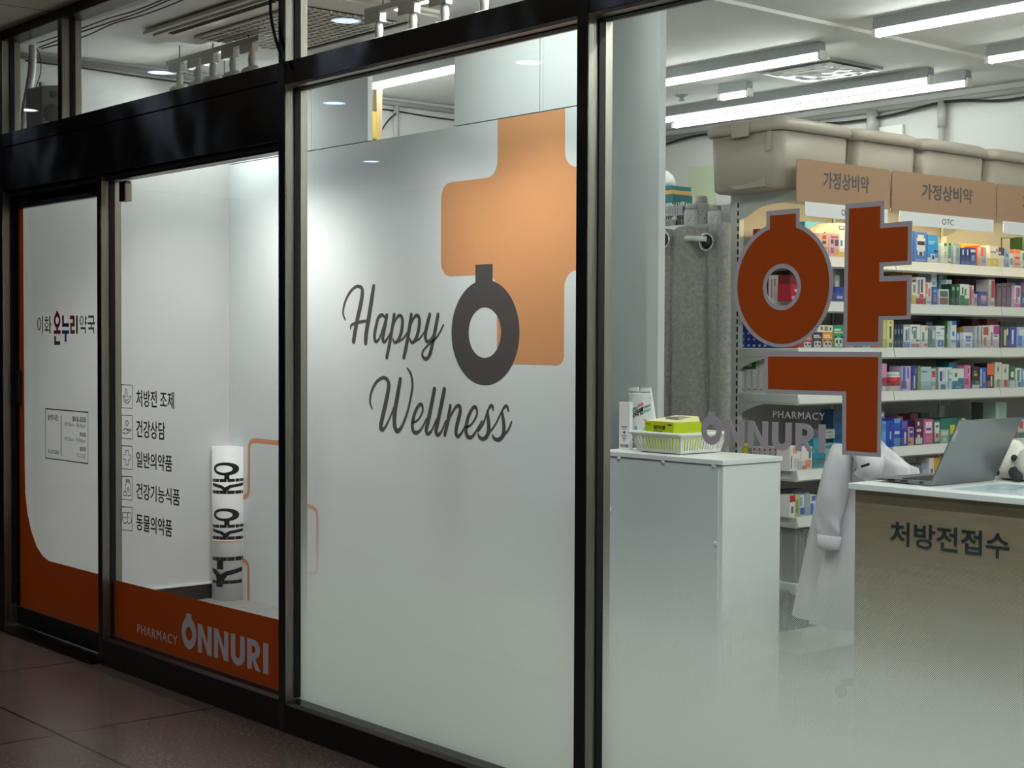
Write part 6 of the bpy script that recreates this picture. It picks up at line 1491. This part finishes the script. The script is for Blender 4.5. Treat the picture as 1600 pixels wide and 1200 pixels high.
b = MB(); b.hexa([spt(.02, .68, -.0008), spt(.055, .68, -.0008), spt(.055, .68, 0), spt(.02, .68, 0), spt(.02, .84, -.0008), spt(.055, .84, -.0008), spt(.055, .84, 0), spt(.02, .84, 0)], mat('logo_plate', (170, 172, 174), .3, .6))
build('lid_badge', b, lp)
# leaflets
M_LEAF = mat('glossy_leaflet', (222, 232, 236), .12, .0, .6)
lf = thing('leaflet_sheet', 'glossy pale blue leaflet sheet under the laptop edge on the counter', 'leaflet', (-2.85, 4.7, HR))
b = MB(); pq = [on_z(x, y, HR) for x, y in ((1482, 765), (1560, 751))]
b.box(pq[0].x + .0, -2.55, 4.53, 4.86, HR + .0004, HR + .0016, M_LEAF); build('sheet', b, lf)
b = MB(); rnd = random.Random(11)
for k in range(26):
    x = pq[0].x + .05 + rnd.random() * .35; y = 4.56 + rnd.random() * .22; w = .02 + rnd.random() * .05
    b.box(x, x + w, y, y + .008, HR + .0016, HR + .0019, (mat('leaflet_blue', (96, 150, 176), .3), mat('leaflet_dark', (70, 76, 84), .3))[k % 2])
build('print', b, lf)
# white spotted soft toy at the frame edge
M_FUR = mat('white_plush', (214, 212, 200), .8, bump=.2, bscale=120)
M_FURD = mat('black_plush', (40, 44, 48), .8)
ty = thing('plush_toy', 'white plush toy with dark patches behind the laptop screen', 'toy', (-2.93, 4.94, HR))
cx_ = on_y(1590, 735, 5.05).x
b = MB(); b.lathe([(.03, 0.0), (.075, .012), (.082, .05), (.06, .09), (.036, .115), (.03, .13), (.018, .142), (0, .146)], (cx_ - .02, 5.06, HR), M_FUR, 24); build('body', b, ty)
b = MB(); b.lathe([(.02, -.06), (.05, -.045), (.062, -.01), (.058, .03), (.035, .062), (0, .07)], (cx_ + .07, 5.03, HR + .06), M_FUR, 24, Vector((.45, -.1, .75))); build('head', b, ty)
def blob(c, r, name, m):
    b = MB(); b.lathe([(r * math.sin(PI * k / 8), -r * math.cos(PI * k / 8)) for k in range(9)], c, m, 14, Vector((.3, -.5, .8))); return build(name, b, ty)
for c, r in (((cx_ + .03, 4.98, HR + .032), .022), ((cx_ + .05, 4.968, HR + .02), .019), ((cx_ - .045, 4.99, HR + .03), .014), ((cx_ + .10, 5.0, HR + .105), .014), ((cx_ + .022, 4.99, HR + .085), .012)):
    blob(c, r, 'dark_patch', M_FURD)

# ================================================================== COAT ON A CHAIR
CX, CY = -3.66, 4.98
CX = (on_y(1316, 700, 5.2).x + on_y(1405, 700, 5.2).x) / 2; CY = 5.2
ch = thing('office_chair', 'dark office chair under the white coat behind the reception counter', 'chair', (CX, CY, 0))
M_CHR = mat('black_chair', (24, 24, 28), .6)
b = MB(); b.box(CX - .1, CX + .1, CY - .02, CY + .02, .58, .99, M_CHR); build('backrest', b, ch, bevel=.02)
b = MB(); b.box(CX - .22, CX + .22, CY + .03, CY + .46, .42, .49, M_CHR); build('seat', b, ch, bevel=.025)
b = MB(); b.box(CX - .03, CX + .03, CY + .0, CY + .06, .44, .62, M_CHR); build('back_support', b, ch)
b = MB(); b.lathe([(.03, .08), (.025, .2), (.02, .42)], (CX, CY + .22, 0), M_CHR, 14); build('gas_column', b, ch)
for k in range(5):
    a = 2 * PI * k / 5 + .3
    b = MB(); b.tube([(CX, CY + .22, .1), (CX + .25 * math.cos(a), CY + .22 + .25 * math.sin(a), .06)], [.025, .016], M_CHR, 8); lg = build('leg', b, ch)
    b = MB(); b.lathe([(.025, -.012), (.025, .012)], (CX + .25 * math.cos(a), CY + .22 + .25 * math.sin(a), .026), M_CHR, 14, Vector((math.sin(a), -math.cos(a), 0))); build('caster', b, lg)
ct = thing('lab_coat', 'white cotton coat hung over the chair back, one sleeve dangling', 'coat', (CX, CY, .35))
b = MB(); rings = []; nph = 72
def coat_r(z, ph):
    t = max(0.0, min(1.0, (1.13 - z) / .83))
    if z > 1.0: s = max(.1, 1 - ((z - 1.0) / .13) ** 1.6)
    else: s = 1
    ax = (.175 + .17 * t ** .75) * (.35 + .65 * s); ay = (.055 + .10 * t) * (.5 + .5 * s)
    f = 1 + (.03 + .13 * t) * (math.sin(7 * ph + 1.5 * math.sin(2 * ph) + 1.2 * t) + .5 * math.sin(15 * ph + 2 * t))
    return ax * f, ay * f
zs_ = [.33, .45, .58, .7, .8, .88, .95, 1.0, 1.04, 1.075, 1.1, 1.12]
for z in zs_:
    row = []
    for k in range(nph):
        ph = 2 * PI * k / nph; ax, ay = coat_r(z, ph)
        dz = .02 * math.cos(ph * 2) * (z > 1.0)
        row.append((CX + ax * math.cos(ph), CY + ay * math.sin(ph), z - (.10 * (abs(math.cos(ph)) ** 2) if z > 1.0 else 0) * (z - 1.0) / .12))
    rings.append(row)
b.loft(rings, M_COAT, cap=False); n = len(b.v); k0 = n - nph
b.face([k0 + i for i in range(nph)], M_COAT)
build('coat_body', b, ct)
def sleeve(pts, rs, name):
    b = MB(); n = 20; P = smooth_path3(pts, 5); prev = None; rr2 = []
    for i in range(len(P)):
        f = i / (len(P) - 1) * (len(rs) - 1); k = min(int(f), len(rs) - 2); rr2.append(rs[k] + (rs[k + 1] - rs[k]) * (f - k))
    rg = []
    for i, p in enumerate(P):
        d = (P[min(i + 1, len(P) - 1)] - P[max(i - 1, 0)]).normalized(); a = Vector((1, 0, 0)); a = (a - d * a.dot(d)).normalized(); c = d.cross(a)
        rg.append([p + (a * math.cos(2 * PI * k / n) + c * math.sin(2 * PI * k / n) * .7) * rr2[i] * (1 + .13 * math.sin(3 * 2 * PI * k / n + i * .35) + .06 * math.sin(i * 1.1 + k) + .05 * math.sin(i * .8)) for k in range(n)])
    b.loft(rg, M_COAT); return build(name, b, ct)
def cw(px, py, Y): return on_y(px, py, Y)
s1 = sleeve([cw(1319, 698, CY - .04), cw(1309, 735, CY - .09), cw(1300, 780, CY - .11), cw(1296, 815, CY - .12), cw(1297, 838, CY - .12)], [.045, .062, .066, .06, .046], 'sleeve')
b = MB(); q = cw(1297, 846, CY - .12); b.lathe([(.046, .028), (.056, .026), (.052, -.006), (.058, -.026), (.045, -.03)], q, M_COAT, 22, Vector((.05, .0, 1))); build('cuff', b, s1)
s2 = sleeve([cw(1345, 704, CY - .06), cw(1354, 715, CY - .12), cw(1358, 730, CY - .16), cw(1352, 748, CY - .17)], [.04, .055, .058, .05], 'sleeve')
b = MB()
c0 = cw(1345, 694, CY - .05); 
for s_ in (-1, 1):
    b.hexa([c0 + Vector((s_ * .01, -.012, .0)), c0 + Vector((s_ * .085, .0, -.01)), c0 + Vector((s_ * .085, .012, -.01)), c0 + Vector((s_ * .01, .0, 0)), c0 + Vector((s_ * .0, .0, .045)), c0 + Vector((s_ * .07, .012, .03)), c0 + Vector((s_ * .07, .024, .03)), c0 + Vector((s_ * .0, .012, .045))], M_COAT)
build('collar', b, ct)
b = MB(); q = cw(1352, 727, CY - .235); b.tube([q + Vector((-.018, 0, -.006)), q + Vector((.018, 0, .006))], .005, M_CABLE, 8); build('pen_clip', b, ct)
